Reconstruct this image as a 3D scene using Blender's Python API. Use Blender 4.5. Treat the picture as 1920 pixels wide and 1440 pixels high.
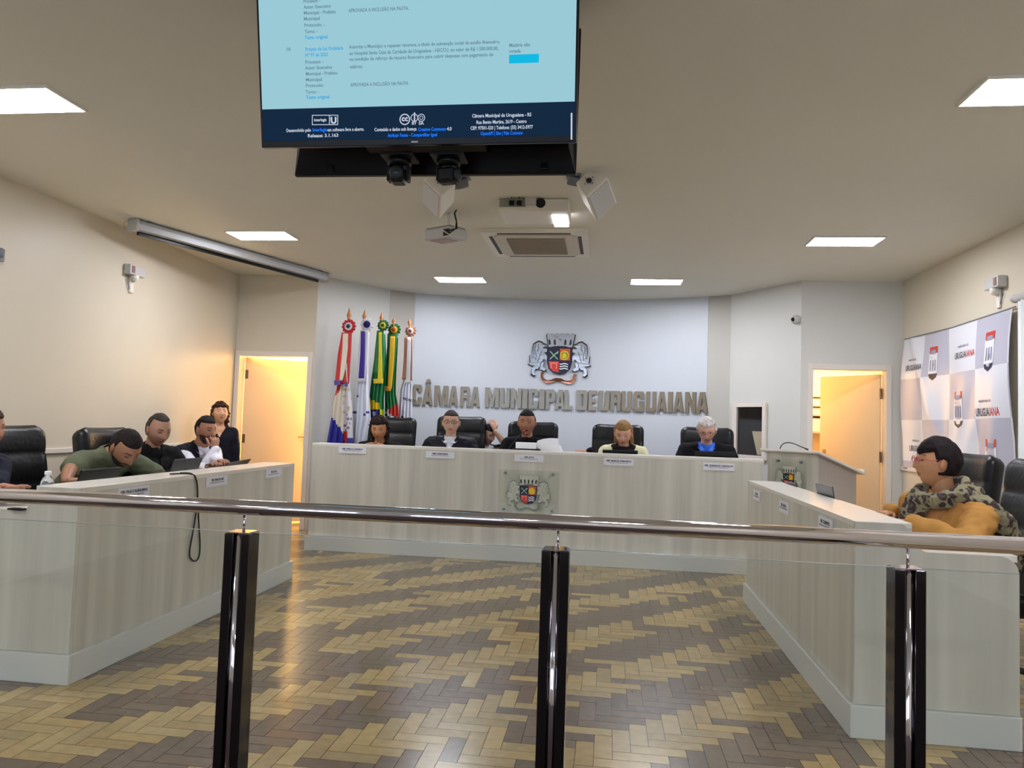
import bpy, bmesh, math, random
from mathutils import Vector, Matrix, noise
from mathutils.geometry import tessellate_polygon
random.seed(7)
for o in list(bpy.data.objects): bpy.data.objects.remove(o)
SC = bpy.context.scene; COL = SC.collection
V = Vector; R = math.radians
# ------------------------------------------------------------ camera, world, exposure
EYE = V((0, 0, 1.276))
ROT = Matrix(((0.99149283, -0.02596612, 0.12754501), (0.12592534, -0.05659566, -0.99042402), (0.03293596, 0.99805946, -0.0528444)))
cd = bpy.data.cameras.new('camera'); cam = bpy.data.objects.new('camera', cd); COL.objects.link(cam)
cam.matrix_world = Matrix.Translation(EYE) @ ROT.to_4x4()
cd.sensor_width = 36; cd.lens = 36 * 1400 / 1920; cd.clip_start = .02
SC.camera = cam
w = bpy.data.worlds.new('world'); SC.world = w; w.use_nodes = True
w.node_tree.nodes['Background'].inputs[0].default_value = (.9, .93, 1, 1)
w.node_tree.nodes['Background'].inputs[1].default_value = .15
SC.view_settings.view_transform = 'Standard'; SC.view_settings.look = 'None'
SC.view_settings.gamma = 1; SC.view_settings.use_curve_mapping = False
SC.view_settings.exposure = 0.14
LED = 62.0          # strength of the ceiling panels
HALL = 72.0         # warm lamps in the two side rooms (watts)

def at(px, py, **k):
    """a pixel of the photograph as a point on the plane x=, y= or z="""
    d = ROT @ V(((px - 960) / 1400, -(py - 720) / 1400, -1)); a, v = list(k.items())[0]; i = 'xyz'.index(a)
    return EYE + d * ((v - EYE[i]) / d[i])

# ------------------------------------------------------------ materials
MT = {}
def srgb(c): return tuple(((x / 255) / 12.92 if x / 255 <= .04045 else ((x / 255 + .055) / 1.055) ** 2.4) for x in c) + (1,)
def mat(name, rgb=(200, 200, 200), rough=.6, metal=0, bump=0, bscale=40, var=0, vscale=6, emit=None, es=1, trans=0, coat=0, attr=None, sheen=0, alpha=1, spec=.5, stretch=None):
    if name in MT: return MT[name]
    m = bpy.data.materials.new(name); m.use_nodes = True; nt = m.node_tree; b = nt.nodes['Principled BSDF']
    c = srgb(rgb); b.inputs['Base Color'].default_value = c
    b.inputs['Roughness'].default_value = rough; b.inputs['Metallic'].default_value = metal
    b.inputs['Specular IOR Level'].default_value = spec
    if coat: b.inputs['Coat Weight'].default_value = coat; b.inputs['Coat Roughness'].default_value = .12
    if trans: b.inputs['Transmission Weight'].default_value = trans; b.inputs['IOR'].default_value = 1.45
    if alpha < 1: b.inputs['Alpha'].default_value = alpha
    if emit: b.inputs['Emission Color'].default_value = srgb(emit); b.inputs['Emission Strength'].default_value = es
    tc = nt.nodes.new('ShaderNodeTexCoord'); src = tc.outputs['Object']
    if stretch:
        mp = nt.nodes.new('ShaderNodeMapping'); mp.inputs['Scale'].default_value = stretch; nt.links.new(src, mp.inputs[0]); src = mp.outputs[0]
    col = None
    if attr:
        a = nt.nodes.new('ShaderNodeAttribute'); a.attribute_name = attr; col = a.outputs['Color']
    if var:
        n = nt.nodes.new('ShaderNodeTexNoise'); n.inputs['Scale'].default_value = vscale; n.inputs['Detail'].default_value = 5; nt.links.new(src, n.inputs['Vector'])
        r = nt.nodes.new('ShaderNodeMapRange'); r.inputs['From Min'].default_value = .3; r.inputs['From Max'].default_value = .7
        r.inputs['To Min'].default_value = 1 - var; r.inputs['To Max'].default_value = 1 + var * .6; nt.links.new(n.outputs[0], r.inputs[0])
        x = nt.nodes.new('ShaderNodeVectorMath'); x.operation = 'SCALE'; nt.links.new(r.outputs[0], x.inputs['Scale'])
        if col: nt.links.new(col, x.inputs[0])
        else: x.inputs[0].default_value = c[:3]
        col = x.outputs[0]
    if col: nt.links.new(col, b.inputs['Base Color'])
    if bump:
        n = nt.nodes.new('ShaderNodeTexNoise'); n.inputs['Scale'].default_value = bscale; n.inputs['Detail'].default_value = 4; nt.links.new(src, n.inputs['Vector'])
        bp = nt.nodes.new('ShaderNodeBump'); bp.inputs['Strength'].default_value = bump; bp.inputs['Distance'].default_value = .01
        nt.links.new(n.outputs[0], bp.inputs['Height']); nt.links.new(bp.outputs[0], b.inputs['Normal'])
    MT[name] = m; return m

def emat(name, rgb, s):
    if name in MT: return MT[name]
    m = bpy.data.materials.new(name); m.use_nodes = True; nt = m.node_tree; nt.nodes.clear()
    e = nt.nodes.new('ShaderNodeEmission'); e.inputs[0].default_value = srgb(rgb); e.inputs[1].default_value = s
    o = nt.nodes.new('ShaderNodeOutputMaterial'); nt.links.new(e.outputs[0], o.inputs[0]); MT[name] = m; return m

M_cream = mat('cream wall paint', (214, 205, 184), .42, bump=.05, bscale=120, var=.02, vscale=1.5)
M_white = mat('white wall paint', (210, 210, 204), .5, bump=.05, bscale=120, var=.02, vscale=1.5)
M_panel = mat('cool white panel paint', (200, 206, 214), .4, bump=.03, bscale=120)
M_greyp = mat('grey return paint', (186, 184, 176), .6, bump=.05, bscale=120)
M_ceil = mat('ceiling plaster', (226, 224, 212), .8, bump=.06, bscale=90, var=.02, vscale=1)
M_trim = mat('off white trim', (226, 218, 208), .45)
M_lam = mat('pale wood laminate', (203, 201, 188), .38, bump=.02, bscale=60, var=.17, vscale=5, stretch=(2.2, 2.2, .10), coat=.15)
M_lamtop = mat('pale laminate top', (226, 222, 212), .3, var=.04, vscale=5, stretch=(1, 1, .3), coat=.3)
M_plinth = mat('painted plinth', (208, 210, 204), .4)
M_steel = mat('polished stainless steel', (214, 209, 214), .06, 1)
M_steel_dkrefl = mat('reflection-darkened steel', (84, 82, 86), .10, 1)  # stainless base darkened, dark reflections put into the colour
M_chrome = mat('mirror chrome', (225, 228, 235), .22, 1)
M_letter = mat('polished metal letters', (156, 147, 132), .28, .9, bump=.25, bscale=24)
M_ledge = mat('letter side metal', (120, 112, 100), .35, .9)
M_black = mat('black plastic', (11, 11, 13), .35, spec=.25)
M_blackm = mat('matt black', (18, 18, 20), .6)
M_leather = mat('black leather', (10, 11, 15), .38, bump=.25, bscale=35, spec=.38)
M_grey = mat('grey plastic', (120, 124, 130), .4)
M_lgrey = mat('light grey plastic', (196, 196, 194), .4)
M_whitep = mat('white plastic', (232, 228, 216), .4)
M_door = mat('warm cream door leaf', (232, 208, 172), .4, var=.03, vscale=3)
M_paper = mat('white paper', (236, 238, 242), .7)
M_plate = mat('nameplate card', (224, 226, 234), .4)
M_ink = mat('printed ink', (52, 52, 66), .7)
M_inkl = mat('grey printed ink', (120, 120, 136), .7)
M_clear = mat('clear plastic', (235, 240, 245), .08, trans=.9)
M_wood = mat('brass spear tip', (190, 130, 84), .4, .3)
M_navy = mat('enamel navy', (26, 22, 58), .3); M_red = mat('enamel red', (205, 62, 50), .35); M_yel = mat('enamel yellow', (222, 196, 20), .35)
M_wht = mat('enamel white', (236, 238, 242), .35); M_dk = mat('enamel black', (20, 18, 22), .4); M_pink = mat('enamel pink red', (232, 128, 112), .4)
M_etch = mat('etched grey', (128, 138, 128), .6); M_etchl = mat('etched pale', (188, 192, 176), .6)
M_blue = mat('enamel green blue', (60, 120, 90), .4)

def glass_mat(name, tint, frac, rough=.02):
    m = bpy.data.materials.new(name); m.use_nodes = True; nt = m.node_tree; nt.nodes.clear()
    t = nt.nodes.new('ShaderNodeBsdfTransparent'); t.inputs[0].default_value = srgb(tint)
    g = nt.nodes.new('ShaderNodeBsdfGlossy'); g.inputs['Roughness'].default_value = rough
    mx = nt.nodes.new('ShaderNodeMixShader'); mx.inputs[0].default_value = frac
    o = nt.nodes.new('ShaderNodeOutputMaterial')
    nt.links.new(t.outputs[0], mx.inputs[1]); nt.links.new(g.outputs[0], mx.inputs[2]); nt.links.new(mx.outputs[0], o.inputs[0])
    MT[name] = m; return m
M_glass = glass_mat('balustrade glass', (252, 254, 253), .035)
M_gedge = mat('glass edge', (120, 132, 124), .3)
M_gplate = glass_mat('greenish glass plate', (251, 253, 251), .04)

# ------------------------------------------------------------ mesh builder
class MB:
    def __init__(s): s.v = []; s.f = []; s.m = []; s.c = []
    def add(s, vs, fs, mi=0, col=None):
        n = len(s.v); s.v += [V(p) for p in vs]
        for f in fs: s.f.append([n + i for i in f]); s.m.append(mi); s.c.append(col)
        return s
    def box(s, x0, x1, y0, y1, z0, z1, mi=0):
        return s.add([(x, y, z) for x in (x0, x1) for y in (y0, y1) for z in (z0, z1)],
                     [(0, 1, 3, 2), (4, 6, 7, 5), (0, 4, 5, 1), (2, 3, 7, 6), (0, 2, 6, 4), (1, 5, 7, 3)], mi)
    def obox(s, c, sz, M=None, mi=0):
        c = V(c); M = M or Matrix.Identity(3); a, b, d = [q / 2 for q in sz]
        return s.add([c + M @ V((x, y, z)) for x in (-a, a) for y in (-b, b) for z in (-d, d)],
                     [(0, 1, 3, 2), (4, 6, 7, 5), (0, 4, 5, 1), (2, 3, 7, 6), (0, 2, 6, 4), (1, 5, 7, 3)], mi)
    def tube(s, pts, r, n=10, mi=0, cap=True):
        pts = [V(p) for p in pts]; rs = r if isinstance(r, (list, tuple)) else [r] * len(pts); base = len(s.v); up = None
        for i, p in enumerate(pts):
            d = (pts[min(i + 1, len(pts) - 1)] - pts[max(i - 1, 0)]).normalized()
            if up is None: up = V((0, 0, 1)) if abs(d.z) < .9 else V((1, 0, 0))
            a = d.cross(up).normalized(); b = a.cross(d).normalized(); up = b
            for k in range(n):
                t = 2 * math.pi * k / n; s.v.append(p + (a * math.cos(t) + b * math.sin(t)) * rs[i])
        for i in range(len(pts) - 1):
            for k in range(n):
                q = (k + 1) % n; s.f.append([base + i * n + k, base + i * n + q, base + (i + 1) * n + q, base + (i + 1) * n + k]); s.m.append(mi); s.c.append(None)
        if cap:
            s.f.append([base + k for k in range(n)][::-1]); s.f.append([base + (len(pts) - 1) * n + k for k in range(n)]); s.m += [mi, mi]; s.c += [None, None]
        return s
    def lathe(s, prof, c, n=24, mi=0, M=None):
        c = V(c); M = M or Matrix.Identity(3); b = len(s.v)
        for r, z in prof:
            for k in range(n):
                t = 2 * math.pi * k / n; s.v.append(c + M @ V((r * math.cos(t), r * math.sin(t), z)))
        for i in range(len(prof) - 1):
            for k in range(n):
                q = (k + 1) % n; s.f.append([b + i * n + k, b + i * n + q, b + (i + 1) * n + q, b + (i + 1) * n + k]); s.m.append(mi); s.c.append(None)
        s.f.append([b + k for k in range(n)][::-1]); s.f.append([b + (len(prof) - 1) * n + k for k in range(n)]); s.m += [mi, mi]; s.c += [None, None]
        return s
    def ball(s, c, r, M=None, n=12, mi=0):
        r = r if isinstance(r, (tuple, list)) else (r, r, r); c = V(c); M = M or Matrix.Identity(3); b = len(s.v); m = n // 2
        for i in range(1, m):
            a = math.pi * i / m
            for k in range(n):
                t = 2 * math.pi * k / n; s.v.append(c + M @ V((r[0] * math.sin(a) * math.cos(t), r[1] * math.sin(a) * math.sin(t), r[2] * math.cos(a))))
        for i in range(m - 2):
            for k in range(n):
                q = (k + 1) % n; s.f.append([b + i * n + k, b + (i + 1) * n + k, b + (i + 1) * n + q, b + i * n + q]); s.m.append(mi); s.c.append(None)
        t0 = len(s.v); s.v += [c + M @ V((0, 0, r[2])), c + M @ V((0, 0, -r[2]))]
        for k in range(n):
            q = (k + 1) % n; s.f.append([t0, b + k, b + q]); s.f.append([t0 + 1, b + (m - 2) * n + q, b + (m - 2) * n + k]); s.m += [mi, mi]; s.c += [None, None]
        return s
    def prism(s, poly, F, d0, d1, mi=0):
        """2-D polygon extruded; F maps (u,v,depth) to a point"""
        n = len(poly); tri = tessellate_polygon([[V((u, v, 0)) for u, v in poly]])
        s.add([F(u, v, d0) for u, v in poly] + [F(u, v, d1) for u, v in poly],
              [tuple(t) for t in tri] + [tuple(n + i for i in t) for t in tri] + [(i, (i + 1) % n, n + (i + 1) % n, n + i) for i in range(n)], mi)
        return s
    def build(s, name, mats, parent=None, smooth=False, bevel=0, world=True, attr=None, fix=True, sub=0):
        me = bpy.data.meshes.new(name)
        vs = s.v
        if parent is not None and world: I = INV[parent.name]; vs = [I @ p for p in vs]
        me.from_pydata([tuple(p) for p in vs], [], s.f)
        mats = mats if isinstance(mats, (list, tuple)) else [mats]
        for m in mats: me.materials.append(m)
        me.polygons.foreach_set('material_index', s.m)
        if attr:
            ca = me.color_attributes.new(attr, 'FLOAT_COLOR', 'CORNER'); i = 0
            for p, c in zip(me.polygons, s.c):
                for _ in p.loop_indices: ca.data[i].color = c; i += 1
        if fix:
            bm = bmesh.new(); bm.from_mesh(me); bmesh.ops.recalc_face_normals(bm, faces=bm.faces); bm.to_mesh(me); bm.free()
        return finish(me, name, parent, smooth, bevel, sub)
INV = {}
def finish(me, name, parent=None, smooth=False, bevel=0, sub=0):
    o = bpy.data.objects.new(name, me); COL.objects.link(o)
    if parent is not None: o.parent = parent; INV[o.name] = INV[parent.name]
    else: INV[o.name] = Matrix.Identity(4)
    if smooth: me.polygons.foreach_set('use_smooth', [True] * len(me.polygons))
    if bevel:
        b = o.modifiers.new('bevel', 'BEVEL'); b.width = bevel; b.segments = 2; b.limit_method = 'ANGLE'
    if sub:
        b = o.modifiers.new('sub', 'SUBSURF'); b.levels = sub; b.render_levels = sub
    return o
def tag(o, label, cat, group=None):
    o['label'] = label; o['category'] = cat
    if group: o['group'] = group
    return o
def struct(o): o['kind'] = 'structure'; return o
def thing(name, label, cat, loc=(0, 0, 0), rz=0, group=None):
    o = bpy.data.objects.new(name, None); COL.objects.link(o); o.empty_display_size = .05
    o.location = loc; o.rotation_euler = (0, 0, rz)
    INV[o.name] = (Matrix.Translation(loc) @ Matrix.Rotation(rz, 4, 'Z')).inverted()
    return tag(o, label, cat, group)
def dup(root, loc, rz, label, group=None):
    r = root.copy(); COL.objects.link(r); r.location = loc; r.rotation_euler = (0, 0, rz); r['label'] = label
    if group: r['group'] = group
    INV[r.name] = (Matrix.Translation(loc) @ Matrix.Rotation(rz, 4, 'Z')).inverted()
    for ch in list(root.children):
        c = ch.copy(); COL.objects.link(c); c.parent = r
        for g in ch.children: d = g.copy(); COL.objects.link(d); d.parent = c
    return r
def text_mb(txt, size, F, mb=None, mi=0, ax='LEFT', wmax=None, bold=0, depth=0):
    """writing laid on a surface; F(u,v,d) gives the point"""
    cu = bpy.data.curves.new('t', 'FONT'); cu.body = txt; cu.size = size; cu.align_x = ax; cu.offset = bold; cu.resolution_u = 2
    o = bpy.data.objects.new('t', cu); COL.objects.link(o); dg = bpy.context.evaluated_depsgraph_get()
    me = bpy.data.meshes.new_from_object(o.evaluated_get(dg)); bpy.data.objects.remove(o); bpy.data.curves.remove(cu)
    mb = mb or MB(); k = 1
    if wmax and len(me.vertices):
        xs = [v.co.x for v in me.vertices]; wd = max(xs) - min(xs)
        if wd > 0: k = wmax / wd
    mb.add([F(v.co.x * k, v.co.y, depth) for v in me.vertices], [tuple(p.vertices) for p in me.polygons], mi)
    bpy.data.meshes.remove(me); return mb

# ------------------------------------------------------------ room shell
H = 2.904; XL, XR, YL, YR, YB = -4.29, 3.05, 8.15, 8.25, -3.6
def wall_seg(name, a, b, z0, z1, m, t=.1, holes=()):
    """a straight wall from a to b, inner face on the line, thickness away to the left of a->b"""
    a = V(a).to_3d(); b = V(b).to_3d(); d = (b - a); L = d.length; d.normalize(); n = V((-d.y, d.x, 0)); mb = MB()
    F = lambda u, z, q: a + d * u + n * q + V((0, 0, z))
    def seg(u0, u1, za, zb): 
        if u1 - u0 > 1e-4 and zb - za > 1e-4: mb.prism([(u0, za), (u1, za), (u1, zb), (u0, zb)], F, 0, t)
    u = 0
    for (h0, h1, hz0, hz1) in holes:
        seg(u, h0, z0, z1); seg(h0, h1, z0, hz0); seg(h0, h1, hz1, z1); u = h1
    seg(u, L, z0, z1)
    return struct(mb.build(name, m))
wall_seg('wall_left', (XL, YB), (XL, YL), 0, H, M_cream)
wall_seg('wall_right', (XR, YR), (XR, YB), 0, H, M_cream)
wall_seg('wall_front', (XR, YB), (XL, YB), 0, H, mat('rear hall paint', (205, 196, 184), .7), holes=[(1.0, 3.1, 1.0, 2.4), (4.2, 6.3, 1.0, 2.4)])
DL0, DL1, DZ = -4.235, -3.405, 1.965
wall_seg('wall_door_left', (XL - .1, YL), (-3.33, YL), 0, H, M_cream, holes=[(DL0 - XL + .1, DL1 - XL + .1, 0, DZ)])
DR0, DR1, DRZ = 2.15, 2.895, 1.965
wall_seg('wall_door_right', (2.03, YR), (XR + .1, YR), 0, H, M_white, holes=[(DR0 - 2.03, DR1 - 2.03, 0, DRZ)])
wall_seg('wall_diagonal_left', (-3.33, YL), (-2.75, 9.05), 0, H, M_white)
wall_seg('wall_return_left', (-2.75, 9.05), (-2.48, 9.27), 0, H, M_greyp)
wall_seg('wall_diagonal_right', (1.44, 9.15), (2.03, YR), 0, H, M_white)
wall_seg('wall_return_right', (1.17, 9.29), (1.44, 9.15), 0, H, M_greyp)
CX, CY, CR = -.65, 5.08, 4.58
def arcpt(x, r=CR): return V((x, CY + math.sqrt(r * r - (x - CX) ** 2), 0))
def arc_wall(name, x0, x1, r0, r1, z0, z1, m, n=36):
    mb = MB(); ps = []
    for i in range(n + 1):
        x = x0 + (x1 - x0) * i / n; a = math.asin((x - CX) / CR)
        for r in (r0, r1):
            for z in (z0, z1): ps.append((CX + r * math.sin(a), CY + r * math.cos(a), z))
    fs = []
    for i in range(n):
        a = 4 * i; b = a + 4; fs += [(a, b, b + 1, a + 1), (a + 2, a + 3, b + 3, b + 2), (a + 1, b + 1, b + 3, a + 3), (a, a + 2, b + 2, b)]
    fs += [(0, 1, 3, 2), (4 * n, 4 * n + 2, 4 * n + 3, 4 * n + 1)]
    return struct(mb.add(ps, fs).build(name, m, smooth=False))
arc_wall('wall_back', -2.5, 1.19, CR + .05, CR + .2, 0, H, M_white)
arc_wall('wall_back_panel', -2.5, 1.19, CR, CR + .05, 0, H - .0, M_panel)
struct(MB().box(-5.6, 4.6, YB - .1, 10.6, H, H + .1).build('ceiling', M_ceil))
# dado rail on the side walls
for nm, x0, x1, y0, y1 in (('trim_1', XL, XL + .02, YB, YL), ('trim_2', XR - .02, XR, YB, YR)):
    struct(MB().box(x0, x1, y0, y1, .925, .965).build(nm, M_trim, bevel=.004))
for nm, x0, x1, y0, y1 in (('baseboard_left', XL, XL + .015, YB, YL), ('baseboard_right', XR - .015, XR, YB, YR)):
    struct(MB().box(x0, x1, y0, y1, 0, .09).build(nm, M_trim))

M_fill = emat('added rear daylight fill', (205, 226, 255), 5.5)  # unseen glow added to lift the ceiling and the metal reflections
for k, xa in ((2, XR - 1.0 - 2.1), (3, XR - 4.2 - 2.1)):  # panes and frames of the added fill light on the rear wall
    rt_ = bpy.data.objects.new('window_%d' % k, None); COL.objects.link(rt_); rt_['kind'] = 'structure'; INV[rt_.name] = Matrix.Identity(4)
    MB().box(xa, xa + 2.1, YB - .10, YB - .08, 1.0, 2.4).build('window_pane', M_fill, rt_)
    mb = MB()
    for x in (xa, xa + .68, xa + 1.37, xa + 2.05): mb.box(x, x + .05, YB - .06, YB + .01, 1.05, 2.35)
    mb.box(xa, xa + 2.1, YB - .06, YB + .01, 1.0, 1.05); mb.box(xa, xa + 2.1, YB - .06, YB + .01, 2.35, 2.4); mb.build('window_frame', M_trim, rt_)
# parquet: every herringbone block its own face and tint
def parquet():
    mb = MB(); w_ = .0725; rnd = random.Random(3); flip = {}
    X0, X1, Y0, Y1 = -5.5, 4.5, YB, 10.4
    mb.add([(X0, Y0, -.002), (X1, Y0, -.002), (X1, Y1, -.002), (X0, Y1, -.002)], [(0, 1, 2, 3)], 0, (.045, .03, .017, 1))
    ox = -.526 - 3 * w_
    for i in range(int((X0 - ox) / w_) - 3, int((X1 - ox) / w_) + 3):
        for j in range(int(Y0 / w_) - 3, int(Y1 / w_) + 3):
            d = (i - j) % 6
            if d == 0: x, y, lx, ly = ox + i * w_, j * w_, 3 * w_, w_
            elif d == 5: x, y, lx, ly = ox + i * w_, j * w_, w_, 3 * w_
            else: continue
            if x < X0 or x + lx > X1 or y < Y0 or y + ly > Y1: continue
            g = (i - j - 3) // 6 if d == 0 else (i - j - 3) // 6
            light = g % 2 == 0
            along = (i + j) // 9
            q = rnd.random()
            if noise.noise(V((x * 1.1 + 5, y * 1.1, g * .7))) > .52: light = not light
            if q < .07: light = not light
            k = rnd.uniform(.84, 1.14); h = rnd.random()
            if light: c = (.39 * k, (.262 + .025 * h) * k, (.095 + .03 * h) * k, 1)
            else: c = (.150 * k, (.094 + .012 * h) * k, (.056 + .012 * h) * k, 1)
            e = .0011
            mb.add([(x + e, y + e, 0), (x + lx - e, y + e, 0), (x + lx - e, y + ly - e, 0), (x + e, y + ly - e, 0)], [(0, 1, 2, 3)], 0, c)
    m = mat('varnished herringbone parquet', (160, 130, 90), .24, bump=.05, bscale=9, var=.12, vscale=22, attr='tint', coat=.35, stretch=(1, 1, 1), spec=.5)
    return struct(mb.build('floor', m, attr='tint', fix=False))
parquet()
struct(MB().box(XL + .02, XR - .02, YB + .02, 1.88, .0005, .006).build('floor_dark_reflector', mat('added dark reflection sheet', (58, 44, 38), .95)))  # unseen dark sheet added so rail and posts reflect something dark
struct(MB().box(-2.80, 1.38, 7.02, 9.0, 0, .13).build('floor_dais', mat('dais carpet', (70, 60, 54), .9)))

# side rooms seen through the doors
def side_room(nm, x0, x1, y0, y1, zc, m):
    mb = MB(); t = .05
    mb.box(x0 - t, x0, y0, y1, 0, zc); mb.box(x1, x1 + t, y0, y1, 0, zc); mb.box(x0 - t, x1 + t, y1, y1 + t, 0, zc); mb.box(x0 - t, x1 + t, y0, y1 + t, zc, zc + t)
    return struct(mb.build(nm, m))
M_hall = mat('side room paint', (236, 214, 170), .6)
side_room('wall_hall_left', -5.2, -3.36, YL + .1, 9.9, 2.5, M_hall)
side_room('wall_hall_right', 2.06, 4.2, YR + .1, 10.2, 2.5, M_hall)
def area(name, loc, size, sy, power, rgb, rot):
    l = bpy.data.lights.new(name, 'AREA'); l.shape = 'RECTANGLE'; l.size = size; l.size_y = sy; l.energy = power; l.color = srgb(rgb)[:3]
    o = bpy.data.objects.new(name, l); o.location = loc; o.rotation_euler = rot; COL.objects.link(o); return o
area('hall lamp left', (-4.2, 9.25, 2.45), .5, .5, HALL * 1.9, (255, 226, 172), (0, 0, 0))
area('hall lamp right', (2.9, 9.3, 2.45), .6, .6, HALL * 1.1, (255, 226, 172), (0, 0, 0))
area('hall spill light left', (-3.46, 9.4, 1.3), .4, 1.8, HALL * 1.2, (255, 224, 170), (R(90), 0, R(158)))  # added unseen light for warm spill through the doorway, no window there

def door_unit(n, x0, x1, zt, y, hinge_left, ang, label_frame):
    root = bpy.data.objects.new('door_%d' % n, None); COL.objects.link(root); root['kind'] = 'structure'; INV[root.name] = Matrix.Identity(4)
    fw = .05; mb = MB()
    mb.box(x0 - fw, x0 + .006, y - .018, y + .115, 0, zt + fw); mb.box(x1 - .006, x1 + fw, y - .018, y + .115, 0, zt + fw); mb.box(x0 + .006, x1 - .006, y - .018, y + .115, zt - .006, zt + fw)
    mb.build('door_frame', M_trim, root, bevel=.004)
    L = x1 - x0 - .03
    hx = x0 + .01 if hinge_left else x1 - .01; s = 1 if hinge_left else -1
    M = Matrix.Rotation(s * R(ang), 3, 'Z'); h = V((hx, y + .115, 0))
    leaf = MB().obox(h + M @ V((s * L / 2, .0, 0)) + V((0, 0, .01 + (zt - .02) / 2)), (L, .035, zt - .03), M)
    lo = leaf.build('door_leaf', M_door, root, bevel=.003)
    hn = MB()
    for z in (.25, 1.0, 1.75): hn.obox(h + M @ V((s * .02, -.02, 0)) + V((0, 0, z)), (.03, .012, .1), M)
    hn.build('hinge', mat('brass hinge', (120, 96, 70), .4, .8), root)
    p = h + M @ V((s * (L - .06), -.018, 0)) + V((0, 0, 1.0))
    hd = MB().obox(p + M @ V((0, -.004, 0)), (.035, .008, .2), M); hd.tube([p + M @ V((0, -.006, .03)), p + M @ V((0, -.05, .03)), p + M @ V((-s * .1, -.05, .03))], .008)
    hd.build('door_handle', mat('door handle metal', (176, 140, 100), .3, .8), lo)
door_unit(1, DL0, DL1, DZ, YL, True, 38, '')
door_unit(2, DR0, DR1, DRZ, YR, False, -54 + 0, '') if False else None
# right leaf swings away on its right jamb
def door_right():
    root = bpy.data.objects.new('door_2', None); COL.objects.link(root); root['kind'] = 'structure'; INV[root.name] = Matrix.Identity(4)
    fw = .05; x0, x1, zt, y = DR0, DR1, DRZ, YR; mb = MB()
    mb.box(x0 - fw, x0 + .006, y - .018, y + .115, 0, zt + fw); mb.box(x1 - .006, x1 + fw, y - .018, y + .115, 0, zt + fw); mb.box(x0 + .006, x1 - .006, y - .018, y + .115, zt - .006, zt + fw)
    mb.build('door_frame', M_trim, root, bevel=.004)
    L = .74; h = V((x1 - .015, y + .115, 0)); d = V((-.50, .66, 0)).normalized(); M = Matrix((( d.x, -d.y, 0), (d.y, d.x, 0), (0, 0, 1)))
    lo = MB().obox(h + d * L / 2 + V((0, 0, .97)), (L, .035, 1.92), M).build('door_leaf', M_door, root, bevel=.003)
    hn = MB()
    for z in (.25, 1.05, 1.72): hn.obox(h + V((-.012, -.03, z)), (.014, .03, .11))
    hn.build('hinge', MT['brass hinge'], root)
    p = h + d * (L - .06) + V((0, 0, 1.0)); q = V((-d.y, d.x, 0))
    MB().obox(p + q * .022, (.035, .008, .2), M).build('door_handle', MT['door handle metal'], lo)
door_right()
# shelf in the right side room
t = thing('storage_shelf', 'pale shelf rack with grey boxes seen through the right doorway', 'shelf', (2.5, 10.05, 0))
mb = MB()
for z in (.95, 1.28, 1.5, 1.62, 1.74): mb.box(2.2, 3.1, 9.95, 10.19, z, z + .02)
mb.box(2.2, 2.22, 9.95, 10.19, 0, 1.76); mb.box(3.08, 3.1, 9.95, 10.19, 0, 1.76); mb.build('rack', mat('pink grey shelf', (176, 140, 130), .6), t)
for i, (z, hh) in enumerate(((1.3, .17), (1.52, .09), (1.64, .09))):
    tag(MB().box(2.26, 3.02, 9.97, 10.15, z, z + hh).build('storage_box', mat('grey box card', (196, 178, 168), .7), bevel=.003), ['tall grey storage box on the lowest shelf through the right doorway', 'flat grey storage box on the middle shelf through the right doorway', 'flat grey storage box topmost through the right doorway'][i], 'box', 'boxes in the side room')

# intercom window on the right diagonal wall
def intercom():
    a = V((1.44, 9.15, 0)); b = V((2.03, YR, 0)); d = (b - a).normalized(); n = V((d.y, -d.x, 0)); n = n if n.y < 0 else -n
    def hit(px):
        r = ROT @ V(((px - 960) / 1400, -(800 - 720) / 1400, -1)); den = r.x * d.y - r.y * d.x
        t = (a.x * d.y - a.y * d.x) / den; return (V((r.x * t, r.y * t, 0)) - a).dot(d)
    u0, u1 = hit(1376), hit(1439); z0, z1 = .955, 1.60
    root = bpy.data.objects.new('window_1', None); COL.objects.link(root); root['kind'] = 'structure'; INV[root.name] = Matrix.Identity(4)
    F = lambda u, z, q: a + d * u + n * q + V((0, 0, z)); fw = (u1 - u0) * .14
    mb = MB()
    for p in ([(u0, z0), (u0 + fw, z0), (u0 + fw, z1), (u0, z1)], [(u1 - fw * .7, z0), (u1, z0), (u1, z1), (u1 - fw * .7, z1)], [(u0 + fw, z1 - .045), (u1 - fw * .7, z1 - .045), (u1 - fw * .7, z1), (u0 + fw, z1)], [(u0 + fw, z0), (u1 - fw * .7, z0), (u1 - fw * .7, z0 + .05), (u0 + fw, z0 + .05)]):
        mb.prism(p, F, .001, .035)
    mb.build('window_frame', M_trim, root, bevel=.003)
    MB().prism([(u0 + fw, z0 + .05), (u1 - fw * .7, z0 + .05), (u1 - fw * .7, z1 - .045), (u0 + fw, z1 - .045)], F, .004, .010).build('window_pane', mat('dark glass', (22, 18, 18), .06, spec=.9), root)
    MB().prism([(u1 - fw * .7 - (u1 - u0) * .32, z1 - .32), (u1 - fw * .75, z1 - .32), (u1 - fw * .75, z0 + .06), (u1 - fw * .7 - (u1 - u0) * .16, z0 + .06)], F, .011, .014).build('cupboard', mat('pale blind', (176, 164, 138), .7), root)  # flat cream shape standing in for a cabinet behind the glass
intercom()

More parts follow.
